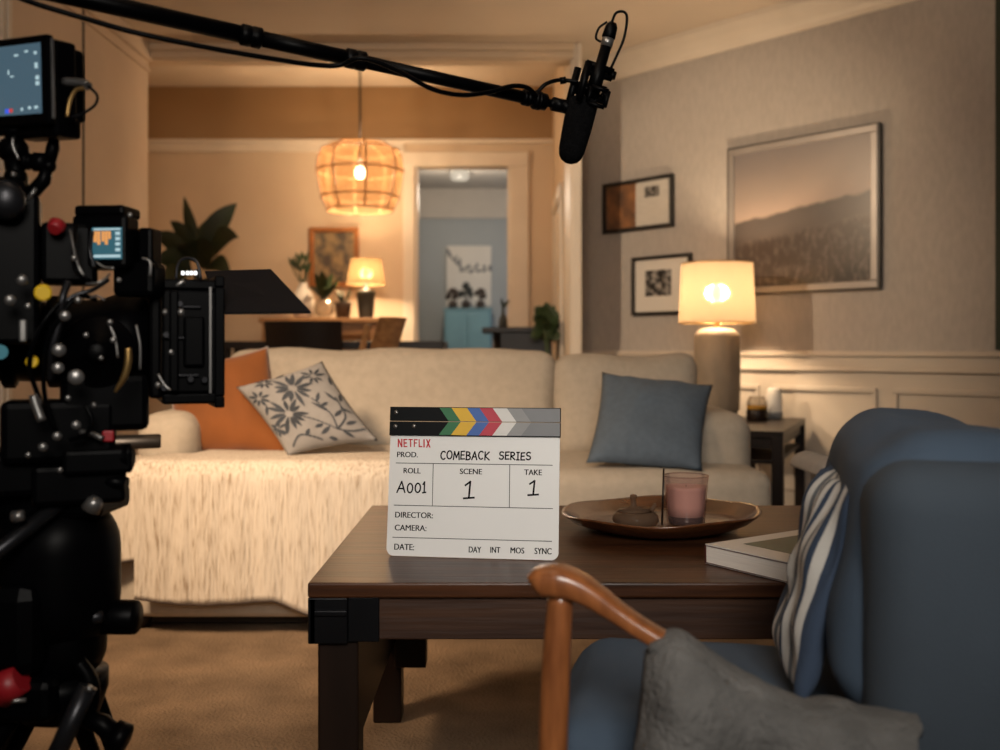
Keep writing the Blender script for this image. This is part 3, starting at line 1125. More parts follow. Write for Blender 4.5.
for (wd, x0, y0, x1, y1, ws, th_) in (('COMEBACK', 322, 245, 516, 276, [1, 1.05, 1.2, .8, .9, 1, 1, .95], .0011), ('SERIES', 555, 250, 679, 279, [.95, .8, .9, .65, .8, .95], .0011),
                                     ('A001', 147, 361, 262, 403, [1.05, .75, .75, .4], .0012), ('1', 415, 362, 456, 427, [1], .0015), ('1', 669, 361, 708, 417, [1], .0015)):
    k = smb()
    write(k, wd, x0, y0, x1, y1, ws, th_)
    k.build('handwriting', 'ink', sl)
# red condensed capitals at the top left
k = smb()
NX = {'N': [[(0, 0), (.27, 0), (.27, 1), (0, 1)], [(.73, 0), (1, 0), (1, 1), (.73, 1)], [(0, 1), (.28, 1), (1, 0), (.72, 0)]],
      'E': [[(0, 0), (.3, 0), (.3, 1), (0, 1)], [(0, 0), (1, 0), (1, .15), (0, .15)], [(0, .85), (1, .85), (1, 1), (0, 1)], [(0, .43), (.86, .43), (.86, .58), (0, .58)]],
      'T': [[(0, .85), (1, .85), (1, 1), (0, 1)], [(.35, 0), (.65, 0), (.65, 1), (.35, 1)]],
      'F': [[(0, 0), (.3, 0), (.3, 1), (0, 1)], [(0, .85), (1, .85), (1, 1), (0, 1)], [(0, .43), (.86, .43), (.86, .58), (0, .58)]],
      'L': [[(0, 0), (.3, 0), (.3, 1), (0, 1)], [(0, 0), (1, 0), (1, .15), (0, .15)]],
      'I': [[(0, 0), (1, 0), (1, 1), (0, 1)]], 'X': [[(0, 0), (.3, 0), (1, 1), (.7, 1)], [(.7, 0), (1, 0), (.3, 1), (0, 1)]]}
x = 149.0
for i, (ch, wd) in enumerate(zip('NETFLIX', (19, 15.5, 17.5, 15, 14.5, 6, 19))):
    arc_b = 1.5 * abs(i - 3) / 3
    for poly in NX[ch]:
        pts = [cr(x + gx * wd, 227 + .02 * (x - 149) + arc_b * (1 if gy < .5 else 0) - gy * 31) for gx, gy in poly]
        vv = [k._v((*p_, .0003)) for p_ in pts]
        k._f(vv)
    x += wd + 4.4
k.build('red_lettering', 'red', sl)

# ================================================================== TRAY AND WHAT STANDS ON IT
tc_ = Vector((.304, 1.90, TZ + .0008))
q = MB()
prof = [(.0, .000), (.11, .000), (.135, .004), (.165, .016), (.184, .030), (.187, .033), (.184, .0345), (.178, .033), (.150, .016), (.125, .009), (.0, .008)]
q.lathe(tc_, prof, 64)
for v in q.bm.verts:
    d = v.co - tc_
    a = math.atan2(d.y, d.x)
    rr = math.hypot(d.x, d.y)
    if rr > .12:
        v.co.z += .0022 * (rr / .18) ** 3 * math.sin(a * 5 + 1) + .004 * (rr / .18) ** 3 * math.cos(a + .4) + .002
M['tray'] = mat('carved brown wood', (.15, .052, .018), .2, col2=(.045, .016, .007), vscale=12, stretch=(1, 5, 1), contrast=(.3, .7), coat=.5)
tray = q.build('tray', 'tray', loc=tc_)
tag(tray, 'round carved brown wooden tray holding candle and brown glass jar', 'tray')
TRZ = TZ + .0106
cd = thing('scented_candle', 'pink candle in a smoky pink glass tumbler on the wooden tray', 'candle', (.354, 1.905, TRZ))
q = MB()
gp = [(.0345, .0), (.036, .002), (.0395, .05), (.0428, .0905)]
q.grid(lambda u, v: (lerp_list([p_[0] for p_ in gp], 13)[int(v * 12 + .5)] * math.cos(2 * math.pi * u), lerp_list([p_[0] for p_ in gp], 13)[int(v * 12 + .5)] * math.sin(2 * math.pi * u), lerp_list([p_[1] for p_ in gp], 13)[int(v * 12 + .5)]), 48, 12, cu=True)
q.tube([(.0422 * math.cos(2 * math.pi * i / 48), .0422 * math.sin(2 * math.pi * i / 48), .0905) for i in range(49)], .0011, 8, cap=False)
q.build('glass', 'pink_glass', cd)
MB().lathe((0, 0, .0145), [(.0335, 0), (.0352, .02), (.0376, .050), (.0378, .056), (.030, .0555), (0, .055)], 36).build('wax', 'wax', cd)
MB().lathe((0, 0, .0008), [(.0325, 0), (.0335, .0115), (0, .0118)], 36).build('foot', 'dark_base', cd)
MB().tube([(0, 0, .063), (.0005, 0, .072)], .0009).build('wick', 'ink', cd)
st = MB().tube([Vector((.3055, 1.885, TRZ)), Vector((.3095, 1.89, TRZ + .105))], [.0022, .0018], 8).build('incense_stick', 'espresso', loc=(.3055, 1.885, TRZ))
tag(st, 'thin dark wooden stick standing upright beside the candle', 'stick')
jr = thing('glass_jar', 'squat brown glass jar with a knobbed lid on the tray', 'jar', (.2515, 1.855, TRZ))
MB().lathe((0, 0, 0), [(.020, 0), (.036, .003), (.043, .013), (.042, .022), (.034, .030), (.030, .031), (.030, .027), (.037, .020), (.037, .012), (.030, .006), (0, .005)], 36).build('bowl', 'amber_glass', jr)
q = MB()
q.lathe((-.004, 0, .0305), [(.030, 0), (.030, .002), (.014, .006), (.006, .010), (.0045, .022), (.0065, .026), (.006, .030), (0, .032)], 28)
q.build('lid', 'amber_glass', jr)
MB().lathe((0, 0, .0065), [(.030, 0), (.035, .006), (.034, .012), (0, .0125)], 28).build('filling', 'jar_fill', jr)
q = MB()
q.tube([Vector((.028, .0, .031)), Vector((.036, .002, .041)), Vector((.034, .004, .044))], [.005, .004, .002], 8, sm=3)
q.build('spout', 'amber_glass', jr)

# ================================================================== BOOK
A0 = Vector((.326, 1.590, TZ + .0008))
bk = thing('book', 'thick white-covered hardback with dark green picture lying on coffee table', 'book', A0, math.atan2(.56, .83))
# local x runs to the back right, local -y to the front right
BW, BH, BT = .30, .235, .031
q = MB()
q.bb(0, BW, -BH, 0, 0, .0025, .0008).bb(0, BW, -BH, 0, BT - .0025, BT, .0008)
q.bb(BW - .003, BW, -BH, 0, .0025, BT - .0025)
q.build('cover', 'book_cover', bk)
q = MB()
q.bb(-.0003, BW, -BH, .0003, BT - .0027, BT - .0017).bb(-.0003, BW, -BH, .0003, .0012, .0024).bb(-.0003, .0008, -.002, .0003, .001, BT - .001)
q.build('board_edge', 'book_edge', bk)
MB().bb(.001, BW - .003, -BH + .004, -.002, .0025, BT - .0027).build('page_block', 'pages', bk)
MB().bb(.05, BW - .03, -BH + .03, -.035, BT + .0001, BT + .0005).build('cover_picture', 'cover_green', bk)

# ================================================================== SIDE TABLE, LAMP, JARS
F = Vector((1.002, 3.54, 0))
av, bv = Vector((.383, .924, 0)), Vector((-.924, .383, 0))
stz = .50
sd = thing('side_table', 'dark wood side table with lower shelf carrying lamp and jars beside sofa arm', 'side table', F, math.atan2(av.y, av.x) - math.pi / 2)
# local y = av, local -x = bv
MB().prism([(0, 0), (0, .78), (-.46, .78), (-.46, .50), (-.245, .50), (-.245, 0)], stz - .022, stz).build('table_top', 'espresso', sd)
MB().bb(-.23, -.015, .015, .03, stz - .062, stz - .022).bb(-.23, -.015, .75, .765, stz - .062, stz - .022).bb(-.03, -.015, .03, .75, stz - .062, stz - .022).bb(-.23, -.215, .03, .75, stz - .062, stz - .022).build('apron', 'espresso', sd)
MB().bb(-.225, -.02, .03, .75, .38, .395, .002).build('shelf', 'espresso', sd)
for x, y in ((-.225, .02), (-.02, .02), (-.225, .76), (-.02, .76), (-.43, .75), (-.43, .53)):
        MB().bb(x - .02, x + .02, y - .02, y + .02, 0, stz - .022, .002).build('leg', 'espresso', sd)

lp = Vector((.922, 4.25, stz + .001))
tl = thing('table_lamp', 'lit table lamp with cream drum shade and taupe cylinder base beside the sofa', 'lamp', lp)
MB().lathe((0, 0, 0), [(.085, 0), (.086, .030), (0, .031)], 40).build('foot', 'espresso', tl)
MB().lathe((0, 0, .0315), [(.090, 0), (.095, .006), (.097, .16), (.096, .312), (.093, .326), (.070, .345), (.030, .352), (0, .353)], 48).build('lamp_base', 'lamp_base', tl)
MB().lathe((0, 0, .383), [(.012, 0), (.010, .03), (.014, .034), (.014, .06), (0, .061)], 20).build('stem', 'brass', tl)
zs = .404
q = MB()
n_ = 64
q.grid(lambda u, v: ((.161 - .011 * v) * math.cos(2 * math.pi * u), (.161 - .011 * v) * math.sin(2 * math.pi * u), zs + .252 * v), n_, 6, cu=True)
q.build('lamp_shade', 'shade', tl)
for z, r_ in ((zs, .1612), (zs + .252, .1502)):
    q = MB()
    q.tube([(r_ * math.cos(2 * math.pi * i / 48), r_ * math.sin(2 * math.pi * i / 48), z) for i in range(49)], .0028, 6, cap=False)
    for a in range(3):
        q.tube([(0, 0, z + (.012 if z < .5 else -.012)), (r_ * math.cos(a * 2.094), r_ * math.sin(a * 2.094), z)], .0015, 6)
    q.build('shade_ring', 'brass', tl)
MB().ball((0, 0, zs + .125), .028, (1, 1, 1.25)).build('bulb', 'bulb', tl)
light('lamp glow', 'POINT', lp + Vector((0, 0, zs + .125)), 62, (1, .72, .45), .035)

sz = stz + .001


def on_side(px, D):
    return Vector(((px - 500) * D / 1000, D, sz))


j1 = thing('spice_jar', 'dark jar with amber top band beside the lamp on the side table', 'jar', on_side(757, 4.12))
MB().lathe((0, 0, 0), [(.040, 0), (.043, .004), (.043, .040), (.041, .044), (0, .045)], 28).build('body', 'espresso', j1)
MB().lathe((0, 0, .045), [(.0415, 0), (.042, .016), (0, .017)], 28).build('amber_band', 'amber_liquid', j1)
MB().lathe((0, 0, .062), [(.043, 0), (.041, .018), (.034, .028), (.034, .036), (.031, .036), (.031, .028), (.038, .018), (.040, .002), (0, .0015)], 28).build('glass_top', 'clear', j1)
j2 = thing('white_vase', 'slim white ceramic vase right of the dark jar on the side table', 'vase', on_side(774, 4.22))
MB().lathe((0, 0, 0), [(.030, 0), (.034, .006), (.036, .05), (.033, .10), (.024, .125), (.020, .130), (.017, .128), (.022, .115), (0, .11)], 28).build('body', 'vase_white', j2)
MB().lathe((0, 0, .002), [(.0345, 0), (.036, .02), (.0365, .024), (.0352, .026)], 28).build('grey_band', 'lgrey' if 'lgrey' in M else 's_lgrey', j2)

# pale chair behind the armchair
pc = thing('slipper_chair', 'pale grey upholstered chair with scrolled back between armchair and side table', 'chair', (1.02, 2.50, 0), 0)
q = MB()
sc = [(.83, .20), (.823, .30), (.812, .38), (.806, .44), (.797, .488), (.776, .510), (.754, .502), (.748, .484)]
sc = [(x - .995, z) for x, z in sc]
pts = spline([Vector((x, 0, z)) for x, z in sc], 4)
th = .020


def scroll(u, v):
    a = u * 2 * math.pi
    i = v * (len(pts) - 1)
    k_ = min(int(i), len(pts) - 2)
    p_ = pts[k_].lerp(pts[k_ + 1], i - k_)
    d = (pts[min(k_ + 1, len(pts) - 1)] - pts[max(k_ - 1, 0)]).normalized()
    nn = Vector((d.z, 0, -d.x))
    e = 4
    cx = math.copysign(abs(math.cos(a)) ** (2 / e), math.cos(a))
    cy = math.copysign(abs(math.sin(a)) ** (2 / e), math.sin(a))
    end = 1 if .0 < v < 1 else .05
    return p_ + nn * th * cx * end + Vector((0, 1, 0)) * .13 * cy * (1 if end == 1 else .9)


q.grid(scroll, 40, 32, cu=True)
q.build('backrest', 'pale_fab', pc)
MB().cushion((.03, 0, .30), (.44, .36, .14), .05, (0, 0, .015)).build('seat', 'pale_fab', pc)
for x in (-.14, .21):
    for y in (-.13, .13):
        MB().lathe((x, y, 0), [(.012, 0), (.02, .24)], 12).build('leg', 'espresso', pc)

# ================================================================== BLUE ARMCHAIR
thc = R(78)
fv = Vector((-math.sin(thc), math.cos(thc), 0))
rv = Vector((math.cos(thc), math.sin(thc), 0))
Tip = Vector((.045, 1.0, 0))
ac = thing('armchair', 'blue wool armchair with sculpted teak arm in front of the coffee table', 'armchair', Tip - fv * .30 + rv * .25, thc)
AB = ROOTM[ac.name].inverted()


def cl(L, r_, z):
    """chair-local: L back from the arm's tip, r_ across from the near arm, z up"""
    return Vector((r_ - .25, .30 - L, z))


# arm: sweeping bar with a paddle tip
axis = [(-.012, .555, .012, .010), (-.004, .559, .021, .0150), (.015, .560, .0235, .0160), (.04, .552, .020, .013), (.07, .533, .017, .010), (.094, .518, .0165, .0095), (.13, .498, .016, .0095), (.16, .476, .016, .0095), (.195, .452, .016, .010), (.25, .432, .016, .011), (.33, .428, .016, .012)]
cpts = spline([Vector((a[0], a[1], 0)) for a in axis], 4)
wv = lerp_list([a[2] for a in axis], len(cpts))
hv = lerp_list([a[3] for a in axis], len(cpts))


def armfn(u, v):
    i = min(int(round(v * (len(cpts) - 1))), len(cpts) - 1)
    p_ = cpts[i]
    d = (cpts[min(i + 1, len(cpts) - 1)] - cpts[max(i - 1, 0)]).normalized()
    nz = Vector((-d.y, d.x, 0))
    a = u * 2 * math.pi
    e = 3
    cx = math.copysign(abs(math.cos(a)) ** (2 / e), math.cos(a))
    cy = math.copysign(abs(math.sin(a)) ** (2 / e), math.sin(a))
    k_ = .02 if i in (0, len(cpts) - 1) else 1
    w_, h_ = wv[i] * k_, hv[i] * k_
    q_ = p_ + nz * h_ * cy
    return cl(q_.x, w_ * cx, q_.y)


MB().grid(armfn, 24, len(cpts) - 1, cu=True).build('arm', 'teak', ac)
legp = [cl(.016, 0, .550), cl(.010, 0, .45), cl(.004, 0, .25), cl(-.008, 0, 0)]
MB().tube(legp, [.0125, .0150, .0150, .011], 20, sm=5).build('leg', 'teak', ac)
for (L_, r_) in ((.06, .44), (.40, .03), (.40, .44)):
    MB().tube([cl(L_, r_, .30), cl(L_ + (.03 if L_ > .2 else -.02), r_, 0)], [.016, .011], 16).build('leg', 'teak', ac)
MB().box(cl(.20, .22, .275), (.40, .34, .05), .01).build('seat_rail', 'teak', ac)
MB().cushion(cl(.185, .225, .345), (.375, .40, .105), .045, (.004, .012, .010), cuts=16, wr=.004, seed=4).build('seat_cushion', 'navy', ac)
MB().cushion(cl(.425, .215, .466), (.43, .225, .43), .045, (.0, .008, .004), cuts=16, wr=.003, seed=2).build('back_shell', 'navy_shell', ac)
# raise shell to its height
MB().cushion(cl(.394, .236, .558), (.39, .19, .30), .055, (.006, .008, .008), cuts=18, wr=.015, seed=9, wsc=10, rot=Matrix.Rotation(R(8), 3, 'X')).build('back_cushion', 'navy', ac)

# striped cushion standing on the seat against the back cushion
AC = ROOTM[ac.name]


def cw(L, r_, z):
    return AC @ cl(L, r_, z)


o = MB().pillow(cw(.254, .10, .412), cw(.246, .30, .412), cw(.304, .30, .655), cw(.314, .11, .655), .050, seed=21, wr=.010, n=34).build('striped_cushion', 'stripe', loc=cw(.18, .24, .42))
tag(o, 'navy cushion with wavy white stripes standing on the armchair seat', 'cushion')

# wool blanket hung over the near arm
q = MB()


arm_top = [(a[0], a[1] + .009) for a in axis]


def top_at(L_):
    for (l0, z0), (l1, z1) in zip(arm_top[:-1], arm_top[1:]):
        if L_ <= l1:
            return z0 + (z1 - z0) * max(0, L_ - l0) / (l1 - l0)
    return arm_top[-1][1]


def blanket(u, v):
    # v runs along the arm (0 front .. 1 back), u crosses from inside, over the arm, to the outside hem
    L0 = .120 + .230 * v
    inner, over, outer = .045, .055, .33
    s_ = -inner + (inner + over + outer) * u
    big = noise.noise(Vector((L0 * 11 - s_ * 5, s_ * 4 + L0 * 3, 1.7)))
    mid = noise.noise(Vector((L0 * 24 - s_ * 16, s_ * 9, 4)))
    fine = noise.noise(Vector((L0 * 60, s_ * 40, 8)))
    fold = math.sin(L0 * 70 + s_ * 26 + 3.0 * big) * .0055 * min(1, max(0, s_) / .05)
    wav = big * .013 + mid * .012 + fine * .0016 + fold
    w_ = .023
    zt_ = top_at(L0) + .005 + max(0, wav) * .6
    L_ = L0
    if s_ < 0:
        r_, z = w_ + .004 - s_ * .5, zt_ - .004 + s_ * .8
    elif s_ < over:
        a = s_ / over * math.pi
        r_, z = w_ * math.cos(a), zt_ + .007 * math.sin(a)
    else:
        d = s_ - over
        r_ = -w_ - .030 * math.sin(min(1, d / .10) * math.pi / 2) - .03 * d - wav * 1.3 * min(1, d / .04) - .01
        z = zt_ - d
        L_ += .10 * d * (v - .35) + .008 * math.sin(d * 26 + v * 4)
    # rolled front edge
    if v < .14:
        k_ = 1 - v / .14
        if s_ > 0:
            r_ += .022 * k_ * k_ * (1 if s_ > over else 0)
        z -= .020 * k_ * k_
    L_ -= .030 * (1 - v) ** 2 * math.sin(min(1, max(0, s_) / .14) * math.pi / 2)
    return cl(L_, r_, z)


q.B = AC
q.grid(blanket, 90, 80)
bl_o = q.build('wool_blanket', 'wool', loc=cw(.22, -.02, .50))
so = bl_o.modifiers.new('thick', 'SOLIDIFY')
so.thickness = .007
so.offset = 0
tag(bl_o, 'grey wool blanket hung over the arm of the blue armchair', 'blanket')

# ================================================================== CINEMA CAMERA ON TRIPOD
ca = R(22)
camroot = Vector((-.40, 1.27, 0))
cc = thing('cinema_camera', 'black cinema camera rig with matte box and raised flag on a tripod', 'camera', camroot, ca)
Z0 = .80
CM = ROOTM[cc.name]
CI = CM.inverted()


def lc(px, py, D):
    """photo position to camera-rig local coordinates"""
    return CI @ P(px, py, D)


# matte box: hollow frame with a deep surround
mb_ = MB()
w2 = .075
for (y0, y1, z0, z1) in ((-w2, w2, Z0 + .062, Z0 + .075), (-w2, w2, Z0 - .075, Z0 - .062), (-w2, -w2 + .012, Z0 - .062, Z0 + .062), (w2 - .012, w2, Z0 - .062, Z0 + .062)):
    mb_.bb(-.032, .036, y0, y1, z0, z1, .003)
mb_.bb(-.046, -.032, -.068, .068, Z0 - .068, Z0 + .068, .004)
for (y0, y1, z0, z1) in ((-w2 - .004, w2 + .004, Z0 + .066, Z0 + .080), (-w2 - .004, w2 + .004, Z0 - .080, Z0 - .066), (-w2 - .005, -w2 + .004, Z0 - .066, Z0 + .066), (w2 - .004, w2 + .005, Z0 - .066, Z0 + .066)):
    mb_.bb(.028, .040, y0, y1, z0, z1, .002)
mbx = mb_.build('matte_box', 'black', cc)
MB().bb(.0215, .0240, -w2 - .0066, -w2 - .002, Z0 - .062, Z0 + .066).build('edge_strip', 'grey_metal', mbx)  # pale strip put on as the glint along the front edge
for (z, x0, x1) in ((Z0 + .040, -.02, .012), (Z0 + .003, -.03, .004), (Z0 - .042, -.016, .010)):
    MB().bb(x0, x1, -w2 - .006, -w2 + .002, z, z + .003, .001).build('filter_rail', 'steel_dark', mbx)
for (x, z) in ((-.012, .045), (-.02, .052), (.0, -.045), (.016, -.046), (-.03, -.055), (-.028, .008)):
    MB().cyl((x, -w2 - .008, Z0 + z), (x, -w2 + .002, Z0 + z), .0042, seg=12, bev=.001).build('lock_knob', 'steel_dark', mbx)
# side recess panel
q = MB()
q.bb(-.024, -.014, -w2 - .010, -w2 + .002, Z0 - .060, Z0 + .060, .002).bb(-.008, .016, -w2 - .008, -w2 + .002, Z0 - .030, Z0 + .030, .003)
q.build('side_plate', 'black', mbx)
# flag: a thin plate hinged on the top edge and rising slightly outward
fl = [lc(219, 313.5, 1.215), lc(311, 312.5, 1.19), lc(271, 270, 1.37), lc(205, 272, 1.36)]
q = MB()
nrm_ = (fl[1] - fl[0]).cross(fl[3] - fl[0]).normalized() * .0015
a_ = [q._v(p_ + nrm_) for p_ in fl]
b_ = [q._v(p_ - nrm_) for p_ in fl]
q._f(a_)
q._f(b_[::-1])
for i in range(4):
    q._f([a_[i], a_[(i + 1) % 4], b_[(i + 1) % 4], b_[i]])
q.cyl(fl[0] + Vector((-.01, 0, .0)), fl[3] + Vector((-.01, 0, 0)), .004, seg=10)
q.build('flag', 'black_matt', mbx)
# clamp loop and glowing blocks painted as a white reflection on top of the matte box
q = MB()
q.tube([lc(176, 280, 1.2), lc(178, 264, 1.2), lc(186, 258, 1.2), lc(197, 262, 1.2), lc(201, 280, 1.2)], .0018, 8, sm=4)
q.build('top_clamp', 'steel_dark', mbx)
q = MB()
for i, x in enumerate((182, 186.5, 190.5, 194.5)):
    q.box(lc(x + 1, 273, 1.192), (.0036, .003, .0045), .001)
q.build('level_light', 'led', mbx)
MB().tube([lc(168, 291, 1.2), lc(184, 281, 1.195)], .003, 8).build('lever', 'grey_metal', mbx)

# lens: barrel with gear rings
q = MB()
ax0 = Vector((-.27, 0, Z0))
ax1 = Vector((0, 0, Z0))
q.lathe_axis(ax0, ax1, [(0, .030), (.0, .050), (.03, .052), (.032, .047), (.06, .047), (.062, .053), (.078, .053), (.080, .048), (.11, .048), (.112, .055), (.13, .055), (.133, .050), (.17, .052), (.19, .060), (.222, .060), (.225, .04)], 48)
lens = q.build('lens', 'black', cc)
for xx in (-.200, -.150):
    q = MB()
    for i in range(60):
        a = 2 * math.pi * i / 60
        q.box((xx, .0545 * math.cos(a), Z0 + .0545 * math.sin(a)), (.012, .0022, .0022), 0, Matrix.Rotation(a, 3, 'X'))
    q.build('focus_gear', 'black', lens)
q = MB()
for i in range(8):
    a = R(-150 + i * 9)
    q.box((-.105, .0525 * math.cos(a), Z0 + .0525 * math.sin(a)), (.003, .004, .0012), 0, Matrix.Rotation(a, 3, 'X'))
q.build('scale_mark', 'book_cover', lens)
# follow focus wheel on the near side
fc = lc(97, 352, 1.13)
fd = (CI.to_3x3() @ Vector((.35, -1, .05))).normalized()
q = MB()
q.lathe_axis(fc - fd * .02, fc + fd, [(0, .02), (0, .040), (.003, .042), (.012, .042), (.015, .040), (.016, .012), (.026, .011), (.028, .008), (.028, 0)], 48)
ff = q.build('follow_focus', 'black', cc)
q = MB()
q.tube([lc(128, 348, 1.085), lc(128, 362, 1.085), lc(124, 377, 1.085), (lc(115, 392, 1.085))], [.0036, .0040, .0036, .0016], 8, sm=5)
q.build('marking_tape', 'brass', ff)
# body
q = MB()
q.box((-.355, .0, Z0 + .01), (.20, .13, .15), .01)
q.box((-.245, .0, Z0 + .015), (.05, .10, .12), .008)
q.box((-.30, -.075, Z0 + .03), (.10, .03, .10), .006)
q.box((-.32, -.07, Z0 - .05), (.13, .04, .05), .006)
q.box((-.33, .0, Z0 + .105), (.22, .06, .05), .008)
q.box((-.205, 0, Z0 + .085), (.05, .05, .06), .008)
body = q.build('body', 'black', cc)
q = MB()
q.tube([(-.42, -.01, Z0 + .12), (-.40, -.01, Z0 + .165), (-.34, -.01, Z0 + .175), (-.22, -.01, Z0 + .16), (-.18, -.01, Z0 + .11)], .011, 12, sm=5)
q.build('top_handle', 'black', cc)
# lower mattress of accessories: motor, brackets and base plate
q = MB()
q.box(lc(105, 402, 1.16), (.095, .05, .065), .008)
q.box(lc(60, 430, 1.15), (.12, .07, .07), .008)
q.box(lc(98, 460, 1.15), (.075, .05, .028), .005)
q.box(lc(80, 482, 1.16), (.10, .06, .045), .006)
q.cyl(lc(100, 480, 1.15), lc(127, 484, 1.15), .008, seg=14)
q.cyl(lc(95, 458, 1.15), lc(131, 456, 1.15), .015, seg=18)
q.box(lc(30, 470, 1.17), (.16, .10, .05), .008)
q.build('base_plate', 'black', cc)
M['rod'] = mat('bronze anodised rod', (.20, .15, .11), .4, .85, var=.2)
for dy, D_ in ((0, 1.15), (.055, 1.21)):
    p0, p1 = lc(20, 446, D_ - .03), lc(161, 441, D_ + .02)
    MB().lathe_axis(p0, p1, [(0, .0), (0, .0085), ((p1 - p0).length - .002, .0085), ((p1 - p0).length, .0070), ((p1 - p0).length, .002)], 18).build('rod', 'rod', cc)
MB().box(lc(108, 436, 1.14), (.013, .012, .013), .002).build('red_connector', 'red_c', cc)
MB().cyl(lc(58, 224, 1.12), lc(54, 230, 1.11), .010, .008, seg=14, bev=.002).build('red_connector', 'red_c', cc)
MB().cyl(lc(43, 292, 1.12), lc(43, 293, 1.08), .0092, seg=16, bev=.002).build('yellow_connector', 'yellow_c', cc)
MB().cyl(lc(33, 361, 1.12), lc(32, 362, 1.08), .0068, seg=16, bev=.002).build('yellow_connector', 'yellow_c', cc)
MB().cyl(lc(1, 352, 1.12), lc(0, 352, 1.085), .008, seg=16).build('blue_connector', 'cyan_c', cc)
for (x, y, r_) in ((59, 350, .0075), (58, 368, .0065), (76, 377, .0085), (65, 316, .006), (36, 402, .006), (76, 425, .005), (57, 436, .005), (43, 447, .005), (22, 280, .006), (10, 300, .006)):
    MB().lathe_axis(lc(x, y, 1.08), lc(x, y, 1.0), [(0, 0), (0, r_), (.008, r_), (.010, r_ * .8), (.010, 0)], 14).build('thumb_screw', 'grey_metal', cc)
for (x, y, r_) in ((165, 312, .0035), (171, 352, .0035), (158, 385, .0040), (110, 322, .0040), (113, 340, .004), (101, 358, .0035), (181, 312, .0045), (78, 300, .005), (86, 335, .004), (119, 280, .0035), (130, 215, .0035), (74, 258, .004), (28, 306, .0045), (94, 405, .0035), (68, 398, .004), (28, 455, .004), (60, 470, .004)):
    MB().ball(lc(x, y, 1.075), r_ * .8, (1, .6, 1), 10).build('screw', 'grey_metal', cc)  # small bright metal dots added as glints on the black rig
for pp_ in ([(108, 322, 1.08), (115, 338, 1.08), (118, 358, 1.08)], [(136, 325, 1.1), (140, 345, 1.1), (140, 370, 1.1)], [(86, 284, 1.09), (100, 282, 1.09), (110, 274, 1.1)], [(90, 298, 1.085), (97, 296, 1.085), (105, 300, 1.085)], [(70, 230, 1.1), (77, 262, 1.09), (84, 276, 1.09)], [(142, 258, 1.12), (150, 262, 1.12), (150, 276, 1.12)], [(96, 262, 1.1), (104, 267, 1.1), (114, 268, 1.1)], [(158, 374, 1.1), (164, 384, 1.1), (170, 390, 1.1)]):
    MB().tube([lc(*p_) for p_ in pp_], .0014, 6, sm=4).build('bracket_edge', 'grey_metal', cc)  # thin bright wires added as glints along dark edges
MB().box(lc(23, 331, 1.075), (.008, .006, .024), .002).build('port_cover', 'grey_metal', cc)
MB().tube([lc(33, 395, 1.07), lc(37, 408, 1.07), lc(42, 421, 1.07)], .005, 8, sm=3).build('lever', 'grey_metal', cc)
MB().tube([lc(80, 432, 1.12), lc(92, 434, 1.12), lc(103, 439, 1.12)], .0035, 8, sm=3).build('lever', 'grey_metal', cc)
# onboard viewfinder screen
vf = lc(108, 242, 1.14)
VR = (CI.to_3x3() @ Matrix.Rotation(R(-6), 3, 'Z'))
q = MB()
q.box(lc(106, 243, 1.16), (.066, .035, .062), .005, VR)
q.box(lc(108, 213, 1.165), (.060, .045, .013), .004, VR)
q.box(lc(150, 250, 1.18), (.018, .03, .05), .004, VR)
q.box(lc(140, 280, 1.18), (.05, .04, .04), .006, VR)
vfo = q.build('viewfinder', 'black', cc)
q = MB()
q.M = Matrix.Translation(lc(107.5, 243, 1.1415)) @ VR.to_4x4()
q.bb(-.0185, .0175, -.001, .0005, -.0185, .0178)
q.mi = 1
for i, (x0, x1, h) in enumerate(((-.016, -.012, .018), (-.0115, -.008, .022), (-.0065, -.003, .017), (-.0025, .001, .022), (.0015, .0045, .013))):
    q.bb(x0, x1, -.0014, -.001, .0135 - h * .7, .0135)
q.mi = 2
for z in (.009, .003, -.003, -.0095):
    q.bb(.010, .0155, -.0014, -.001, z, z + .0035)
q.bb(-.016, .016, -.0014, -.001, -.0165, -.0135)
q.bb(-.016, .016, -.0014, -.001, .0148, .0166)
q.build('viewfinder_screen', ['ui_teal', 'ui_orange', 'ui_white'], vfo)
# cables
for i, pts_ in enumerate((
        [(62, 300, 1.08), (45, 320, 1.07), (33, 345, 1.07), (30, 370, 1.08), (40, 400, 1.09)],
        [(68, 282, 1.09), (62, 300, 1.08), (60, 320, 1.085), (52, 350, 1.085), (50, 380, 1.1)],
        [(108, 280, 1.12), (92, 290, 1.1), (72, 297, 1.09), (55, 312, 1.08)],
        [(96, 300, 1.11), (80, 296, 1.09), (65, 310, 1.08), (48, 340, 1.08), (44, 390, 1.09), (55, 430, 1.1)],
        [(150, 258, 1.17), (156, 268, 1.17), (150, 278, 1.17), (158, 290, 1.18)],
        [(76, 225, 1.12), (74, 250, 1.1), (76, 270, 1.1), (88, 280, 1.1)],
        [(92, 232, 1.13), (90, 250, 1.12), (94, 268, 1.12)],
        [(85, 405, 1.1), (92, 420, 1.1), (86, 434, 1.1), (70, 440, 1.1)])):
    MB().tube([lc(*p_) for p_ in pts_], .0026 if i != 1 else .0042, 8, sm=6).build('cable', 'steel_dark' if i in (1, 2, 6) else 'black', cc)
# rear accessories at the frame's edge: battery plate, receiver, v-lock
q = MB()
q.box(lc(12, 270, 1.14), (.06, .06, .17), .006)
q.box(lc(5, 205, 1.13), (.05, .05, .06), .012)
q.box(lc(70, 255, 1.16), (.06, .05, .07), .006)
q.build('power_unit', 'black', cc)
MB().ball(lc(6, 200, 1.09), .02, (1, .6, 1.1)).build('lens_cap', 'steel_dark', cc)

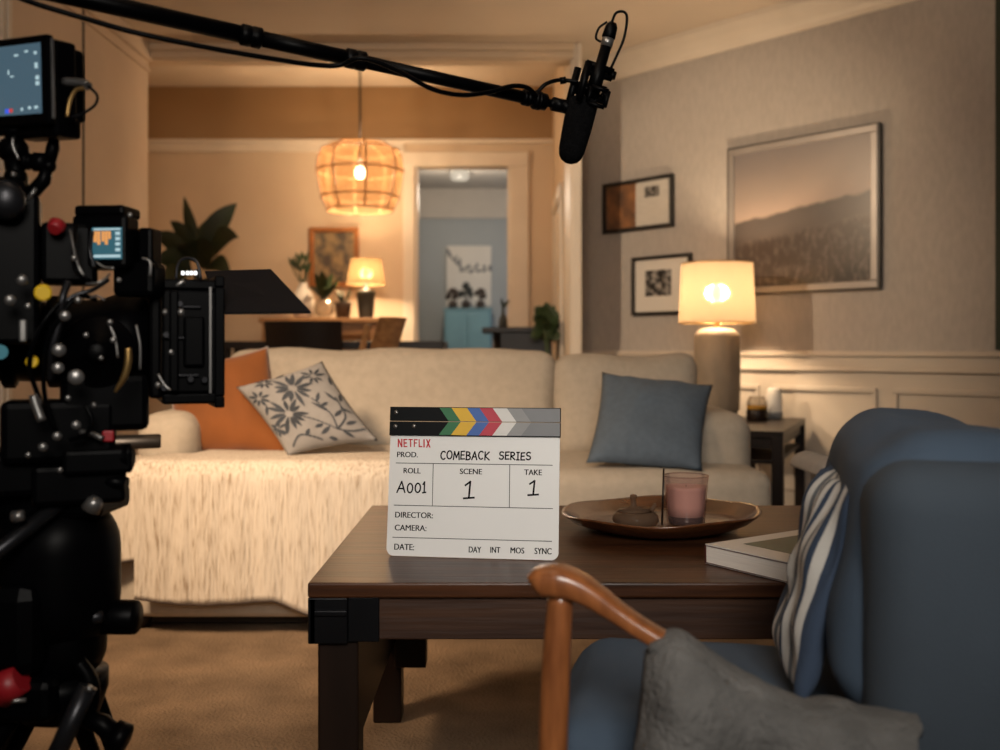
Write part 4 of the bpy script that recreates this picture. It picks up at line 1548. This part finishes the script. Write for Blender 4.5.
# tripod
tp0 = lc(58, 560, 1.2)
tpw = CM @ tp0
tr = thing('tripod', 'heavy black tripod with fluid head carrying the cinema camera', 'tripod', (tpw.x, tpw.y, 0))
hz = tpw.z
TI = ROOTM[tr.name].inverted()


def lt(px, py, D):
    return TI @ P(px, py, D)


q = MB()
q.cushion(lt(52, 572, 1.2), (.15, .13, .19), .062, (.004, .004, .0), cuts=12)
q.cyl(lt(80, 515, 1.19), lt(92, 492, 1.18), .026, .02, seg=20)
q.box(lt(50, 500, 1.2), (.16, .10, .03), .008)
q.cushion(lt(60, 640, 1.2), (.10, .10, .10), .04, cuts=10)
q.box(lt(10, 625, 1.15), (.09, .07, .11), .02)
q.box(lt(20, 690, 1.17), (.11, .09, .05), .01)
head = q.build('fluid_head', 'black', tr)
q = MB()
q.lathe_axis(lt(84, 617, 1.2), lt(140, 617, 1.2), [(0, .010), (.018, .010), (.018, .019), (.020, .0205), (.062, .0205), (.065, .018), (.066, 0)], 24)
q.build('tilt_lock', 'black', head)
MB().lathe_axis(lt(80, 619, 1.17), lt(104, 616, 1.17), [(0, 0), (0, .008), (.026, .007), (.028, 0)], 14).build('knob', 'steel_dark', head)
MB().lathe_axis(lt(90, 510, 1.13), lt(96, 500, 1.13), [(0, 0), (0, .011), (.012, .009), (.016, .006), (.017, 0)], 14).build('knob', 'grey_metal', head)
MB().lathe_axis(lt(13, 517, 1.10), lt(19, 516, 1.10), [(0, 0), (0, .007), (.012, .006), (.012, 0)], 12).build('knob', 'grey_metal', head)
q = MB()
q.tube([lt(-40, 575, 1.08), lt(0, 550, 1.10), (lt(75, 492, 1.16))], [.0085, .0085, .0085], 14)
q.build('pan_handle', 'steel_dark', head)
q = MB()
q.cyl(lt(0, 690, 1.12), lt(22, 678, 1.12), .021, .016, seg=20)
q.build('bubble_level', 'red_c', head)
MB().lathe_axis(lt(-6, 702, 1.115), lt(26, 700, 1.115), [(0, 0), (0, .003), (.036, .0025), (.036, 0)], 10).build('steel_ring', 'grey_metal', head)
top = lt(60, 680, 1.2)
q = MB()
q.lathe((top.x, top.y, top.z - .05), [(.02, 0), (.045, .01), (.055, .04), (.055, .06), (0, .061)], 28)
q.build('bowl', 'black', tr)
for i, (dx, dy) in enumerate(((-.40, -.30), (-.42, .25), (.0, .46))):
    d = Vector((dx, dy, 0))
    s0 = Vector((top.x, top.y, top.z - .02)) + d.normalized() * .05
    s1 = Vector((s0.x + dx * .55, s0.y + dy * .55, .0))
    lo = s0.lerp(s1, .55)
    lg = MB()
    sd_ = d.normalized().cross(Vector((0, 0, 1))) * .016
    lg.tube([s0 + sd_, lo + sd_], .011, 12).tube([s0 - sd_, lo - sd_], .011, 12)
    lg.tube([s0.lerp(s1, .45), s1], .011, 12)
    lgo = lg.build('leg', 'black', tr)
    MB().box(lo, (.05, .03, .035), .006, Matrix.Rotation(math.atan2(sd_.y, sd_.x), 3, 'Z')).build('leg_clamp', 'black', lgo)
    MB().lathe((s1.x, s1.y, 0), [(.016, 0), (.018, .01), (.014, .03), (0, .031)], 14).build('foot', 'black', lgo)
q = MB()
q.tube([lt(88, 686, 1.13), lt(70, 725, 1.12), lt(52, 765, 1.11)], .011, 12)
q.build('brace', 'steel_dark', tr)
q = MB()
q.tube([lt(84, 718, 1.15), lt(102, 724, 1.15), lt(118, 738, 1.15)], [.010, .012, .012], 14)
q.lathe_axis(lt(113, 735, 1.15), lt(128, 741, 1.15), [(0, 0), (0, .018), (.016, .018), (.018, .014), (.018, 0)], 18)
q.tube([lt(78, 662, 1.15), lt(90, 680, 1.15), lt(92, 700, 1.15), lt(84, 720, 1.15)], .009, 12, sm=4)
q.build('bowl_clamp', 'black', tr)
MB().lathe_axis(lt(88, 690, 1.12), lt(91, 687, 1.12), [(0, 0), (0, .004), (.005, .004), (.005, 0)], 10).build('clamp_screw', 'grey_metal', tr)

# field monitor on an articulated arm
mo = thing('field_monitor', 'black field monitor with blue-grey picture on an articulated arm above camera', 'monitor', P(20, 128, 1.10))
MI = ROOTM[mo.name].inverted()


def lm(px, py, D):
    return MI @ P(px, py, D)


ys = R(-27)
MR = Matrix.Rotation(ys, 4, 'Z') @ Matrix.Rotation(R(3.2), 4, 'Y') @ Matrix.Rotation(R(4), 4, 'X')
mc = lm(19, 81.5, 1.10)
q = MB()
q.M = Matrix.Translation(mc) @ MR
HW, HH = .046, .048
q.bb(-HW - .05, HW, 0, .010, -HH, HH, .003)
q.bb(-HW - .05, HW - .001, .010, .040, -HH + .003, HH - .003, .004)
q.bb(-HW - .04, HW - .012, .040, .062, -HH + .008, HH - .006, .006)
q.bb(-.03, .045, .010, .045, -HH - .012, -HH + .01, .004)
hs = q.build('housing', 'black', mo)
q = MB()
q.M = Matrix.Translation(mc) @ MR
q.bb(-HW - .045, HW - .010, -.0012, .002, -HH + .012, HH - .009)
q.mi = 1
for (x, z, a, b) in ((.028, .012, .004, .006), (.029, .000, .005, .004), (.029, -.006, .005, .004), (.027, .027, .004, .003), (.012, .030, .005, .002), (-.005, .027, .006, .002), (.004, -.032, .003, .003), (.016, -.031, .004, .003), (.026, -.031, .005, .003), (-.016, .008, .0016, .005), (-.012, .005, .005, .0015)):
    q.bb(x, x + a, -.0018, -.0012, z, z + b)
q.mi = 2
q.bb(-.022, -.016, -.0018, -.0012, -.034, -.029)
q.mi = 3
q.bb(-.015, -.010, -.0018, -.0012, -.033, -.029)
q.build('screen', ['screen', 'ui_white', 'ui_blue', 'ui_red'], hs)
q = MB()
q.M = Matrix.Translation(mc) @ MR
q.bb(HW - .0005, HW + .0025, .004, .0075, -HH + .006, HH - .004, .001)
q.build('edge_strip', 'grey_metal', hs)
q = MB()
q.tube([lm(64, 82, 1.10), lm(82, 83, 1.095), lm(88, 86, 1.09)], .005, 10, sm=3)
q.build('plug', 'grey_metal', hs)
MB().tube([lm(88, 86, 1.09), lm(97, 95, 1.09), lm(95, 105, 1.09), lm(82, 114, 1.09), lm(72, 117, 1.09)], .0016, 8, sm=6).build('cable', 'ink', hs)
MB().tube([lm(84, 88, 1.085), lm(76, 90, 1.085), lm(70, 100, 1.085), lm(67, 117, 1.085)], .0022, 8, sm=6).build('cable', 'brass', hs)
q = MB()
q.ball(lm(14, 131, 1.13), .012, (1.2, 1, .8))
q.tube([lm(14, 126, 1.13), lm(14, 150, 1.13)], .008, 12)
q.ball(lm(13, 150, 1.13), .0155, (1.15, 1, 1))
q.lathe_axis(lm(24, 161, 1.13), lm(50, 163, 1.13), [(0, 0), (0, .010), (.006, .010), (.006, .008), (.012, .008), (.012, .011), (.026, .011), (.028, 0)], 16)
q.tube([lm(14, 155, 1.13), lm(16, 175, 1.13), lm(22, 200, 1.13)], [.012, .010, .012], 12)
q.ball(lm(16, 178, 1.13), .013)
q.tube([lm(55, 133, 1.13), lm(53, 148, 1.13), lm(48, 168, 1.13)], [.004, .0075, .006], 12)
q.tube([lm(48, 166, 1.13), lm(44, 180, 1.13), lm(26, 200, 1.13)], [.006, .008, .008], 12)
q.ball(lm(49, 166, 1.13), .008)
q.tube([lm(-8, 131, 1.13), lm(28, 131, 1.13)], .006, 10)
q.build('mounting_arm', 'black', mo)
q = MB()
q.tube([lm(13, 138, 1.112), lm(13, 146, 1.112), lm(19, 160, 1.112)], .0018, 6, sm=3)
q.tube([lm(14, 172, 1.112), lm(13, 177, 1.112)], .003, 6)
q.tube([lm(28, 200, 1.12), lm(36, 188, 1.12)], .0025, 6)
q.build('arm_highlight_bolt', 'grey_metal', mo)  # pale strokes laid on the black arm as painted highlights

# ================================================================== BOOM POLE AND MICROPHONE
bm0, bm1 = P(-60, -33, 1.12), P(560, 105.5, 1.45)


def bp_(px, lift=0):
    """a point on the boom's centre line seen at px"""
    x = (px - 500) / 1000
    d = bm1 - bm0
    t = (x * bm0.y - bm0.x) / (d.x - x * d.y)
    return bm0 + d * t + Vector((0, 0, lift))


bo = thing('boom_pole', 'long black telescopic boom pole reaching in from the upper left', 'boom pole', bp_(250))
BI = ROOTM[bo.name].inverted()
lb = lambda v: BI @ Vector(v)
q = MB()
q.lathe_axis(lb(bp_(-60)), lb(bp_(250)), [(0, 0), (0, .0110), ((bp_(250) - bp_(-60)).length, .0110)], 24)
q.build('outer_section', 'black', bo)
q = MB()
q.lathe_axis(lb(bp_(250)), lb(bp_(355)), [(0, .0100), ((bp_(355) - bp_(250)).length, .0100)], 24)
q.build('middle_section', 'black', bo)
q = MB()
q.lathe_axis(lb(bp_(355)), lb(bp_(528)), [(0, .0088), ((bp_(528) - bp_(355)).length, .0088)], 24)
q.build('inner_section', 'black', bo)
for (a, b, r_) in ((240, 262, .0135), (345, 366, .0130), (522, 531, .0112), (533, 541, .0135)):
    L_ = (bp_(b) - bp_(a)).length
    q = MB()
    q.lathe_axis(lb(bp_(a)), lb(bp_(b)), [(0, 0), (0, r_ - .002), (.002, r_), (L_ * .45, r_), (L_ * .5, r_ - .0015), (L_ * .55, r_), (L_ - .002, r_), (L_, r_ - .002), (L_, 0)], 24)
    q.build('lock_collar', 'black', bo)
q = MB()
q.lathe_axis(lb(bp_(528)), lb(bp_(566)), [(0, .008), (.012, .008), (.012, .012), (.028, .012), (.030, .006), (.04, .006), (.04, .010), ((bp_(566) - bp_(528)).length, .010)], 20)
q.build('tip_coupler', 'black', bo)
q = MB()
q.tube([lb(P(-40, -30, 1.12)), lb(P(20, -2, 1.13)), lb(P(80, 17, 1.15)), lb(P(150, 36, 1.17)), lb(P(250, 55, 1.22)), lb(P(330, 66, 1.27)), lb(P(362, 58, 1.27)), lb(P(400, 72, 1.29)), lb(P(432, 89, 1.31)), lb(P(462, 95, 1.34)), lb(P(490, 92, 1.37)), lb(P(512, 86, 1.39)), lb(P(528, 88, 1.41)), lb(P(538, 98, 1.425))], .0032, 8, sm=6)
q.build('cable', 'black', bo)
M['pole_text'] = mat('pale maker marks', (.3, .29, .27), .5)
mi = thing('boom_microphone', 'black foam-covered shotgun microphone in shock mount at the boom tip', 'microphone', P(588, 105, 1.45))
II = ROOTM[mi.name].inverted()


def li(px, py, D=1.45):
    return II @ P(px, py, D)


q = MB()
a, b = li(584, 99), li(571.5, 151)
L_ = (b - a).length
d_ = (b - a).normalized()
q.lathe_axis(a, b, [(0, .016), (.004, .0222), (L_ * .5, .0215), (L_, .0190), (L_ + .009, .0165), (L_ + .015, .012), (L_ + .018, .006), (L_ + .019, 0)], 32)
q.build('windscreen', 'foam', mi)
q = MB()
a, b = li(591, 98), li(606, 47)
L_ = (b - a).length
q.lathe_axis(a, b, [(0, 0), (0, .0105), (L_ * .62, .0105), (L_ * .66, .0080), (L_, .0080)], 22)
q.lathe_axis(li(608, 39), li(613, 22), [(0, .0085), (.002, .010), (.018, .009), (.024, .006), (.026, 0)], 20)
q.build('body', 'black', mi)
q = MB()
q.lathe_axis(li(606, 47), li(608.4, 38), [(0, 0), (0, .0088), ((li(606, 47) - li(608.4, 38)).length, .0088)], 20)
q.build('silver_collar', 'grey_metal', mi)
# shock mount: cradle bars and square lyre frames
q = MB()


def ring_frame(c, hw, hh, D0, t):
    pts_ = [li(c[0] + hw * x - .28 * hh * y, c[1] + hh * y + .28 * hw * x, D0) for x, y in ((-1, -1), (1, -1), (1, 1), (-1, 1), (-1, -1))]
    for a_, b_ in zip(pts_[:-1], pts_[1:]):
        q.tube([a_, b_], t, 8)


ring_frame((598, 97), 8.5, 8, 1.43, .0035)
ring_frame((598, 97), 8.5, 8, 1.475, .0035)
ring_frame((592, 92), 13, 6, 1.45, .0040)
ring_frame((601, 72), 12, 3.5, 1.45, .0045)
q.tube([li(578, 68), li(567, 110)], .0055, 10)
q.tube([li(589, 62), li(577, 104)], .0060, 10)
q.tube([li(589, 62, 1.42), li(579, 100, 1.42)], .0050, 10)
q.tube([li(586, 63), li(612, 72)], .0055, 10)
q.tube([li(575, 85), li(597, 92)], .0050, 10)
for (x0, y0, x1, y1) in ((590, 91, 607, 100), (592, 104, 606, 90), (578, 96, 592, 88)):
    q.tube([li(x0, y0, 1.44), li(x1, y1, 1.46)], .0018, 6)
q.ball(li(566, 107), .010)
q.tube([li(556, 104), li(570, 107)], .009, 12)
q.build('shock_mount', 'black', mi)
q = MB()
q.tube([li(538, 92, 1.43), li(546, 84, 1.43), li(560, 80, 1.44), li(578, 82, 1.44)], .0030, 8, sm=5)
q.tube([li(560, 81, 1.44), li(566, 80, 1.44)], .005, 10)
q.build('cable', 'black', mi)
q = MB()
q.tube([li(612, 22), li(616, 13), (li(624, 12)), li(627, 19), li(624, 38), li(617, 55), li(611, 68)], .0020, 8, sm=6)
q.tube([li(607, 22), li(599, 28), li(596, 38), li(601, 42)], .0018, 8, sm=5)
q.build('cable', 'black', mi)

# ================================================================== DINING ROOM
pl = thing('pendant_lamp', 'lit woven rattan pendant lamp hanging over the dining table', 'lamp', P(360, 178, 5.75))
pz = 0
q = MB()
prof = [(.0, .205), (.10, .203), (.165, .188), (.215, .155), (.238, .11), (.243, .05), (.236, -.02), (.222, -.09), (.205, -.14), (.188, -.178), (.180, -.185)]
n_ = 72


def shade_fn(u, v):
    i = v * (len(prof) - 1)
    k_ = min(int(i), len(prof) - 2)
    r_ = prof[k_][0] + (prof[k_ + 1][0] - prof[k_][0]) * (i - k_)
    z = prof[k_][1] + (prof[k_ + 1][1] - prof[k_][1]) * (i - k_)
    r_ = max(r_, .02) * (1 + .035 * abs(math.sin((u - .044) * math.pi * 8)) * min(1, r_ / .1))
    return (r_ * math.cos(2 * math.pi * u), r_ * math.sin(2 * math.pi * u), z)


q.grid(shade_fn, n_, 20, cu=True)
q.build('woven_shade', 'rattan', pl)
q = MB()
for i in range(8):
    a = (i + .35) / 8
    q.tube([Vector(shade_fn(a, v / 10)) * 1.012 for v in range(1, 11)], .0055, 6)
for v in (.30, .52, .74, .97):
    q.tube([Vector(shade_fn(u / 36, v)) * 1.014 for u in range(37)], .005, 6, cap=False)
q.build('rib', 'rattan_rib', pl)
MB().ball((0, 0, .03), .030, (1, 1, 1.25)).build('bulb', 'bulb', pl)
MB().tube([(0, 0, .08), (0, 0, .21)], .012, 10).tube([(0, 0, .2), (0, 0, 2.5 - (pl.location.z))], .006, 8).build('cord', 'ebony', pl)
light('pendant glow', 'POINT', pl.location + Vector((0, 0, .03)), 95, (1, .70, .42), .05)

# sideboard under the picture
SBT = .985
sb = thing('sideboard', 'tall honey oak console table against the dining room wall under framed picture', 'console table', (-1.08, 6.24, 0))
MB().bb(-.38, .36, -.20, .20, SBT - .03, SBT, .004).build('table_top', 'honey', sb)
MB().bb(-.36, .34, -.18, -.155, SBT - .10, SBT - .03).bb(-.36, .34, .155, .18, SBT - .10, SBT - .03).build('apron', 'honey', sb)
for x in (-.34, .32):
    for y in (-.165, .165):
        MB().bb(x - .022, x + .022, y - .022, y + .022, 0, SBT - .03, .003).build('leg', 'honey', sb)
MB().bb(-.34, .32, -.16, .16, .42, .445).build('shelf', 'honey', sb)


def sbp(px, D=6.2):
    return Vector(((px - 500) * D / 1000, D, SBT + .001))


t2 = thing('table_lamp', 'small lit lamp with dark tapered base on console table beneath framed picture', 'lamp', sbp(366, 6.2))
MB().lathe((0, 0, 0), [(.042, 0), (.045, .004), (.058, .15), (.058, .168), (.02, .178), (.012, .20), (.012, .25), (0, .251)], 28).build('lamp_base', 'stoneware', t2)
q = MB()
q.grid(lambda u, v: ((.122 - .030 * v) * math.cos(2 * math.pi * u), (.122 - .030 * v) * math.sin(2 * math.pi * u), .208 + .16 * v), 40, 4, cu=True)
q.build('lamp_shade', 'shade_small', t2)
MB().ball((0, 0, .275), .022).build('bulb', 'bulb_far', t2)
light('console lamp glow', 'POINT', t2.location + Vector((0, 0, .27)), 38, (1, .68, .38), .03)

q = thing('potted_plant', 'small spiky plant in a dark pot beside the console lamp', 'plant', sbp(343, 6.18))
MB().lathe((0, 0, 0), [(.04, 0), (.052, .09), (.055, .10), (.048, .10), (.046, .09), (0, .088)], 24).build('pot', 'pot', q)
m = MB()
rnd = random.Random(2)
for i in range(10):
    a = i * 2.4
    m.leaf((.01 * math.cos(a), .01 * math.sin(a), .088), (.055 * math.cos(a), .055 * math.sin(a), .15 + .05 * rnd.random()), .02, side=(-math.sin(a), math.cos(a), .1))
m.build('foliage', 'leaf', q)
q = thing('flower_vase', 'round glass vase of green leaves between the white vase and small pot', 'vase', sbp(324, 6.14))
MB().lathe((0, 0, 0), [(.03, 0), (.055, .02), (.066, .055), (.055, .095), (.028, .115), (.030, .13), (.027, .13), (.025, .115), (.05, .09), (.06, .055), (.05, .024), (0, .012)], 28).build('body', 'clear', q)
m = MB()
for i in range(16):
    a = i * 2.39
    r_ = .05 + .09 * rnd.random()
    m.leaf((.008 * math.cos(a), .008 * math.sin(a), .115), (r_ * math.cos(a), r_ * math.sin(a), .16 + .12 * rnd.random()), .05, bend=(0, 0, .03), side=(-math.sin(a), math.cos(a), .2))
m.build('foliage', 'leaf2', q)
q = thing('bottle_vase', 'tall pale ceramic vase with thin sprigs at left of the console table', 'vase', sbp(303, 6.22))
MB().lathe((0, 0, 0), [(.04, 0), (.062, .03), (.075, .08), (.066, .14), (.04, .185), (.026, .21), (.03, .22), (.026, .22), (.022, .205), (0, .2)], 28).build('body', 'vase_white', q)
m = MB()
for i in range(7):
    a = i * 2.39
    tip = Vector((.05 * math.cos(a) - .02, .05 * math.sin(a), .33 + .03 * (i % 3)))
    m.tube([(0, 0, .2), tip * .8, tip], .003, 5)
    m.leaf(tip * .85, tip + Vector((.02, 0, .03)), .02).leaf(tip * .9, tip + Vector((-.02, 0, .02)), .02)
m.build('sprig', 'leaf2', q)

# framed picture on the dining wall
g = thing('framed_picture', 'small painting in an orange wood frame above the console table', 'picture', (-1.075, DB, 1.20))
m = MB()
w, h, fw = .32, .385, .03
for (x0, x1, a, b) in ((-w / 2, w / 2, 0, fw), (-w / 2, w / 2, h - fw, h), (-w / 2, -w / 2 + fw, fw, h - fw), (w / 2 - fw, w / 2, fw, h - fw)):
    m.bb(x0, x1, -.03, -.001, a, b, .004)
m.build('frame', 'frame_gold', g)
m = MB()
m.bb(-w / 2 + fw, w / 2 - fw, -.008, -.001, fw, h - fw)
m.quad((-w / 2 + fw, -.009, fw), (w / 2 - fw, -.009, fw), (w / 2 - fw, -.009, h - fw), (-w / 2 + fw, -.009, h - fw))
m.build('canvas', 'art_collage', g)

# dark dining table and chairs
dt = thing('dining_table', 'dark dining table behind the sofa in the dining room', 'dining table', (-.95, 5.45, 0))
MB().bb(-.55, .66, -.34, .14, .795, .835, .004).build('table_top', 'ebony', dt)
for x in (-.48, .59):
    for y in (-.27, .07):
        MB().bb(x - .03, x + .03, y - .03, y + .03, 0, .795).build('leg', 'ebony', dt)


def dchair(label, x, y, rz, mt, top, curved=True, w=.40, slats=False, lean=.10):
    r = thing('dining_chair', label, 'chair', (x, y, 0), rz)
    MB().cushion((0, 0, .45), (w, .40, .05), .02, (0, 0, .006), cuts=6).build('seat', mt, r)
    for sx in (-1, 1):
        MB().tube([(sx * (w / 2 - .03), .17, .43), (sx * (w / 2 - .02), .18, 0)], [.018, .013], 10).build('leg', mt, r)
        MB().tube([(sx * (w / 2 - .03), -.17, .43), (sx * (w / 2 - .02), -.20, 0)], [.018, .013], 10).build('leg', mt, r)
        MB().tube([(sx * (w / 2 - .03), -.17, .45), (sx * (w / 2 - .025), -.17 - lean * .6, top - .03)], [.018, .014], 10).build('back_post', mt, r)
    q = MB()
    hgt = top - .62 if not slats else .10

    def fn(u, v, off=0):
        xx = (u - .5) * w
        z = top - hgt * (1 - v)
        return (xx, -.17 - lean * (z - .45) / (top - .45) - .05 * (1 - (2 * u - 1) ** 2) * (1 if curved else 0) - off, z)
    q.grid(fn, 12, 5)
    q.grid(lambda u, v: fn(1 - u, v, .022), 12, 5)
    q.bm.verts.ensure_lookup_table()
    q.build('backrest', mt, r)
    return r


dchair('black dining chair with tall solid back at near side of dining table', -.925, 4.98, 0, 'ebony', .925, w=.36)
dchair('black dining chair with low back seen behind the camera flag', -1.19, 5.70, math.pi, 'ebony', .885, w=.34)
dchair('honey wood dining chair with angled back standing sideways behind the sofa', -.80, 4.42, R(76), 'honey', .93, w=.24, lean=.16)

# big leafy plant at the left
bp = thing('fiddle_plant', 'large dark leaved house plant in left corner of the dining room', 'plant', (-1.72, 5.72, 0))
BPI = ROOTM[bp.name].inverted()
MB().lathe((0, 0, 0), [(.12, 0), (.16, .28), (.165, .30), (.145, .30), (.14, .27), (0, .265)], 28).build('pot', 'pot', bp)
m = MB()
ct = BPI @ P(196, 285, 5.72)
m.tube([(0, 0, .26), (.0, 0, .7), ct, ct + Vector((0, 0, .08))], [.02, .016, .013, .008], 10, sm=4)
m.build('stem', 'pot', bp)
m = MB()
for (bx, by, x, y, D_, w, up, tw) in ((197, 250, 184, 196, 5.70, .075, .0, .1), (203, 248, 237, 203, 5.72, .125, .02, -.3), (208, 258, 239, 238, 5.62, .13, .07, .4), (193, 250, 170, 221, 5.66, .08, .03, .2),
                               (190, 262, 150, 236, 5.66, .11, .05, .3), (192, 275, 152, 262, 5.6, .13, .06, .3), (205, 268, 232, 278, 5.6, .11, .06, .4), (200, 250, 211, 216, 5.85, .12, .0, .0),
                               (188, 280, 160, 288, 5.55, .13, .05, .4), (204, 280, 216, 297, 5.55, .12, .05, .4), (200, 262, 178, 246, 5.5, .12, .04, .5), (200, 268, 208, 240, 5.5, .13, .03, .1)):
    b0 = BPI @ P(bx, by, 5.72)
    t0 = BPI @ P(x, y, D_)
    d = t0 - b0
    sd_ = d.cross(Vector((0, 1, 0))).normalized() + Vector((0, tw, 0))
    m.leaf(b0, t0, w, bend=(0, -.02, up), side=sd_, n=12)
m.build('foliage', 'leaf', bp)

# dark desk, chair and bushy plant at the right of the dining room
dk = thing('writing_desk', 'black writing desk by the doorway at right of the dining room', 'desk', (.10, 5.75, 0))
zt = .79 + .022 * 5.75
MB().bb(-.20, .20, -.22, .22, zt - .03, zt, .004).build('desk_top', 'ebony', dk)
MB().bb(-.10, .19, -.20, .20, zt - .17, zt - .03, .004).build('drawer_box', 'ebony', dk)
for x in (-.12, .17):
    for y in (-.18, .18):
        MB().tube([(x, y, zt - .03), (x + (.03 if x < 0 else 0), y, 0)], [.02, .014], 10).build('leg', 'ebony', dk)
dv = thing('bud_vase', 'little dark bottle vase standing on the black desk near doorway', 'vase', (.018, 5.66, zt + .001))
MB().lathe((0, 0, 0), [(.022, 0), (.026, .01), (.024, .05), (.010, .075), (.008, .11), (.012, .115), (0, .112)], 20).build('body', 'stoneware', dv)
m = MB()
m.leaf((0, 0, .11), (.035, 0, .16), .02).leaf((0, 0, .11), (-.01, .01, .17), .018)
m.build('sprig', 'leaf', dv)
pp = thing('bushy_plant', 'bushy dark green potted plant at right end of the black desk', 'plant', (.265, 5.42, 0))
MB().lathe((0, 0, 0), [(.05, 0), (.056, .03), (.05, .55), (.065, .62), (.07, .66), (.06, .66), (0, .64)], 24).build('pot', 'pot', pp)
m = MB()
rnd = random.Random(11)
cen = Vector((-.015, 0, .90))
for i in range(85):
    a, e_ = rnd.uniform(0, 6.28), rnd.uniform(-.6, 1.5)
    d = Vector((math.cos(a) * math.cos(e_) * .85, math.sin(a) * math.cos(e_) * .85, math.sin(e_) * 1.25))
    r0 = rnd.uniform(.02, .06)
    tip = cen + d * rnd.uniform(.08, .125)
    tip.x = min(tip.x, .072)
    tip.z = max(tip.z, .70)
    m.leaf(cen + d * r0, tip, .05, bend=(0, 0, .015), n=5)
m.tube([(0, 0, .64), cen], .012, 8)
m.build('foliage', 'leaf2', pp)

# ================================================================== HALL BEYOND THE DOORWAY
hc = thing('hall_cabinet', 'powder blue cabinet at the far end of the hall', 'cabinet', (-.285, 8.98, 0))
hz_ = 1.155
MB().bb(-.205, .205, -.2, .2, .08, hz_ - .02, .006).build('body', 'teal_cab', hc)
MB().bb(-.215, .215, -.21, .21, hz_ - .02, hz_, .004).build('cabinet_top', 'teal_cab', hc)
for i, x in enumerate((-.1, .1)):
    d = MB().bb(x - .096, x + .096, -.212, -.2, .12, hz_ - .04, .004).build('door', 'teal_cab', hc)
    MB().ball((x * .12, -.222, .72), .012).build('knob', 'brass', d)
for x in (-.17, .17):
    for y in (-.16, .16):
        MB().bb(x - .02, x + .02, y - .02, y + .02, 0, .08).build('foot', 'ebony', hc)
rnd = random.Random(4)
for i, (px, hh, lab) in enumerate(((453, .22, 'small dark posy in pot at left end of blue hall cabinet'), (466, .40, 'taller dark flower bunch in middle of blue hall cabinet'), (480.5, .22, 'small brown flower pot at right end of blue hall cabinet'))):
    v_ = thing('flower_pot', lab, 'flower pot', ((px - 500) * 8.93 / 1000, 8.93, hz_ + .001))
    MB().lathe((0, 0, 0), [(.03, 0), (.04, .05), (.036, .07), (0, .068)], 18).build('pot', 'pot', v_)
    m = MB()
    for k_ in range(26):
        a, e_ = rnd.uniform(0, 6.28), rnd.uniform(0, 1.5)
        d = Vector((math.cos(a) * math.cos(e_), math.sin(a) * math.cos(e_), math.sin(e_)))
        m.ball(Vector((0, 0, .10)) + Vector((d.x * .045, d.y * .05, d.z * hh * .30)), .014 + .012 * rnd.random(), seg=8)
    m.tube([(0, 0, .06), (0, 0, .12)], .01, 6)
    m.build('blooms', 'pot' if i != 1 else 'stoneware', v_)
ha = thing('canvas_picture', 'pale canvas with a grey branch drawing above the blue cabinet', 'picture', (-.285, 9.2, 1.17 + .02))
m = MB()
m.bb(-.205, .205, -.03, -.001, 0, .555, .003)
m.build('canvas', 'mount', ha)
m = MB()
br_ = [(-.18, .47), (-.14, .42), (-.10, .38), (-.05, .33), (0, .32), (.06, .33), (.13, .33), (.17, .34)]
m.tube([Vector((x, -.031, z)) for x, z in br_], .006, 6, sm=4)
for i in range(26):
    x, z = br_[i % len(br_)]
    x += rnd.uniform(-.03, .03)
    z += rnd.uniform(-.01, .05)
    m.ball((x, -.031, z), .014, (1, .2, .8 + rnd.random()), seg=8)
m.build('branch_print', 's_dgrey', ha)
hl = thing('flush_light', 'round frosted flush ceiling light in the hall', 'ceiling light', (-.33, 8.2, 2.27))
MB().lathe((0, 0, -.09), [(0, 0), (.06, .003), (.075, .02), (.075, .075), (.05, .08)], 28).build('diffuser', emit('frosted lit glass', (1, .86, .66), .55), hl)
MB().lathe((0, 0, -.012), [(.06, 0), (.085, .002), (.085, .0118), (0, .012)], 28).build('fitting', 'cream', hl)
light('hall glow', 'POINT', (-.33, 7.9, 2.0), 20, (1, .84, .66), .08)

# ================================================================== LIGHT
w = bpy.data.worlds.new('World')
scene.world = w
w.use_nodes = True
w.node_tree.nodes['Background'].inputs[0].default_value = (.85, .9, 1, 1)
w.node_tree.nodes['Background'].inputs[1].default_value = .035
# warm film key from the upper left and wall spot; unseen fills are added
light('key softbox', 'AREA', (-1.45, 1.1, 2.10), 9.5, (1, .72, .47), .40, (-.66, 2.8, .36), spread=R(52))
light('fill softbox', 'AREA', (.15, -.6, 1.55), 4.5, (1, .93, .84), .7, (.0, 1.65, .55), spread=R(60))  # unseen neutral light added for the slate and armchair
light('ceiling bounce', 'AREA', (-.3, .7, 2.0), 10.5, (1, .82, .64), .6, (.1, 3.9, 2.3), spread=R(120))  # unseen light added to brighten the ceiling and left wall
light('wall spot', 'SPOT', (-1.62, 2.85, 1.92), 160, (1, .74, .49), .06, (1.05, 4.7, 1.10), spot=R(46), blend=.6)
light('hall window', 'AREA', (1.1, 8.2, 1.4), 6, (.78, .87, 1), .8, (-.6, 9.2, 1.0))  # unseen cool area light; no window stands in this wall

# ================================================================== CAMERA
cam = bpy.data.cameras.new('Camera')
cam.sensor_width = 36
cam.lens = 36
cam.shift_y = -.025
cam.clip_start = .02
cam.dof.use_dof = True
cam.dof.focus_distance = 1.64
cam.dof.aperture_fstop = 3.6
co = bpy.data.objects.new('Camera', cam)
C.objects.link(co)
co.location = (0, 0, HC)
co.rotation_euler = (R(90), 0, 0)
scene.camera = co
vsn = scene.view_settings
scene.display_settings.display_device = 'sRGB'
vsn.view_transform = 'Standard'
vsn.look = 'None'
vsn.exposure = 0
vsn.gamma = 1
vsn.use_curve_mapping = False
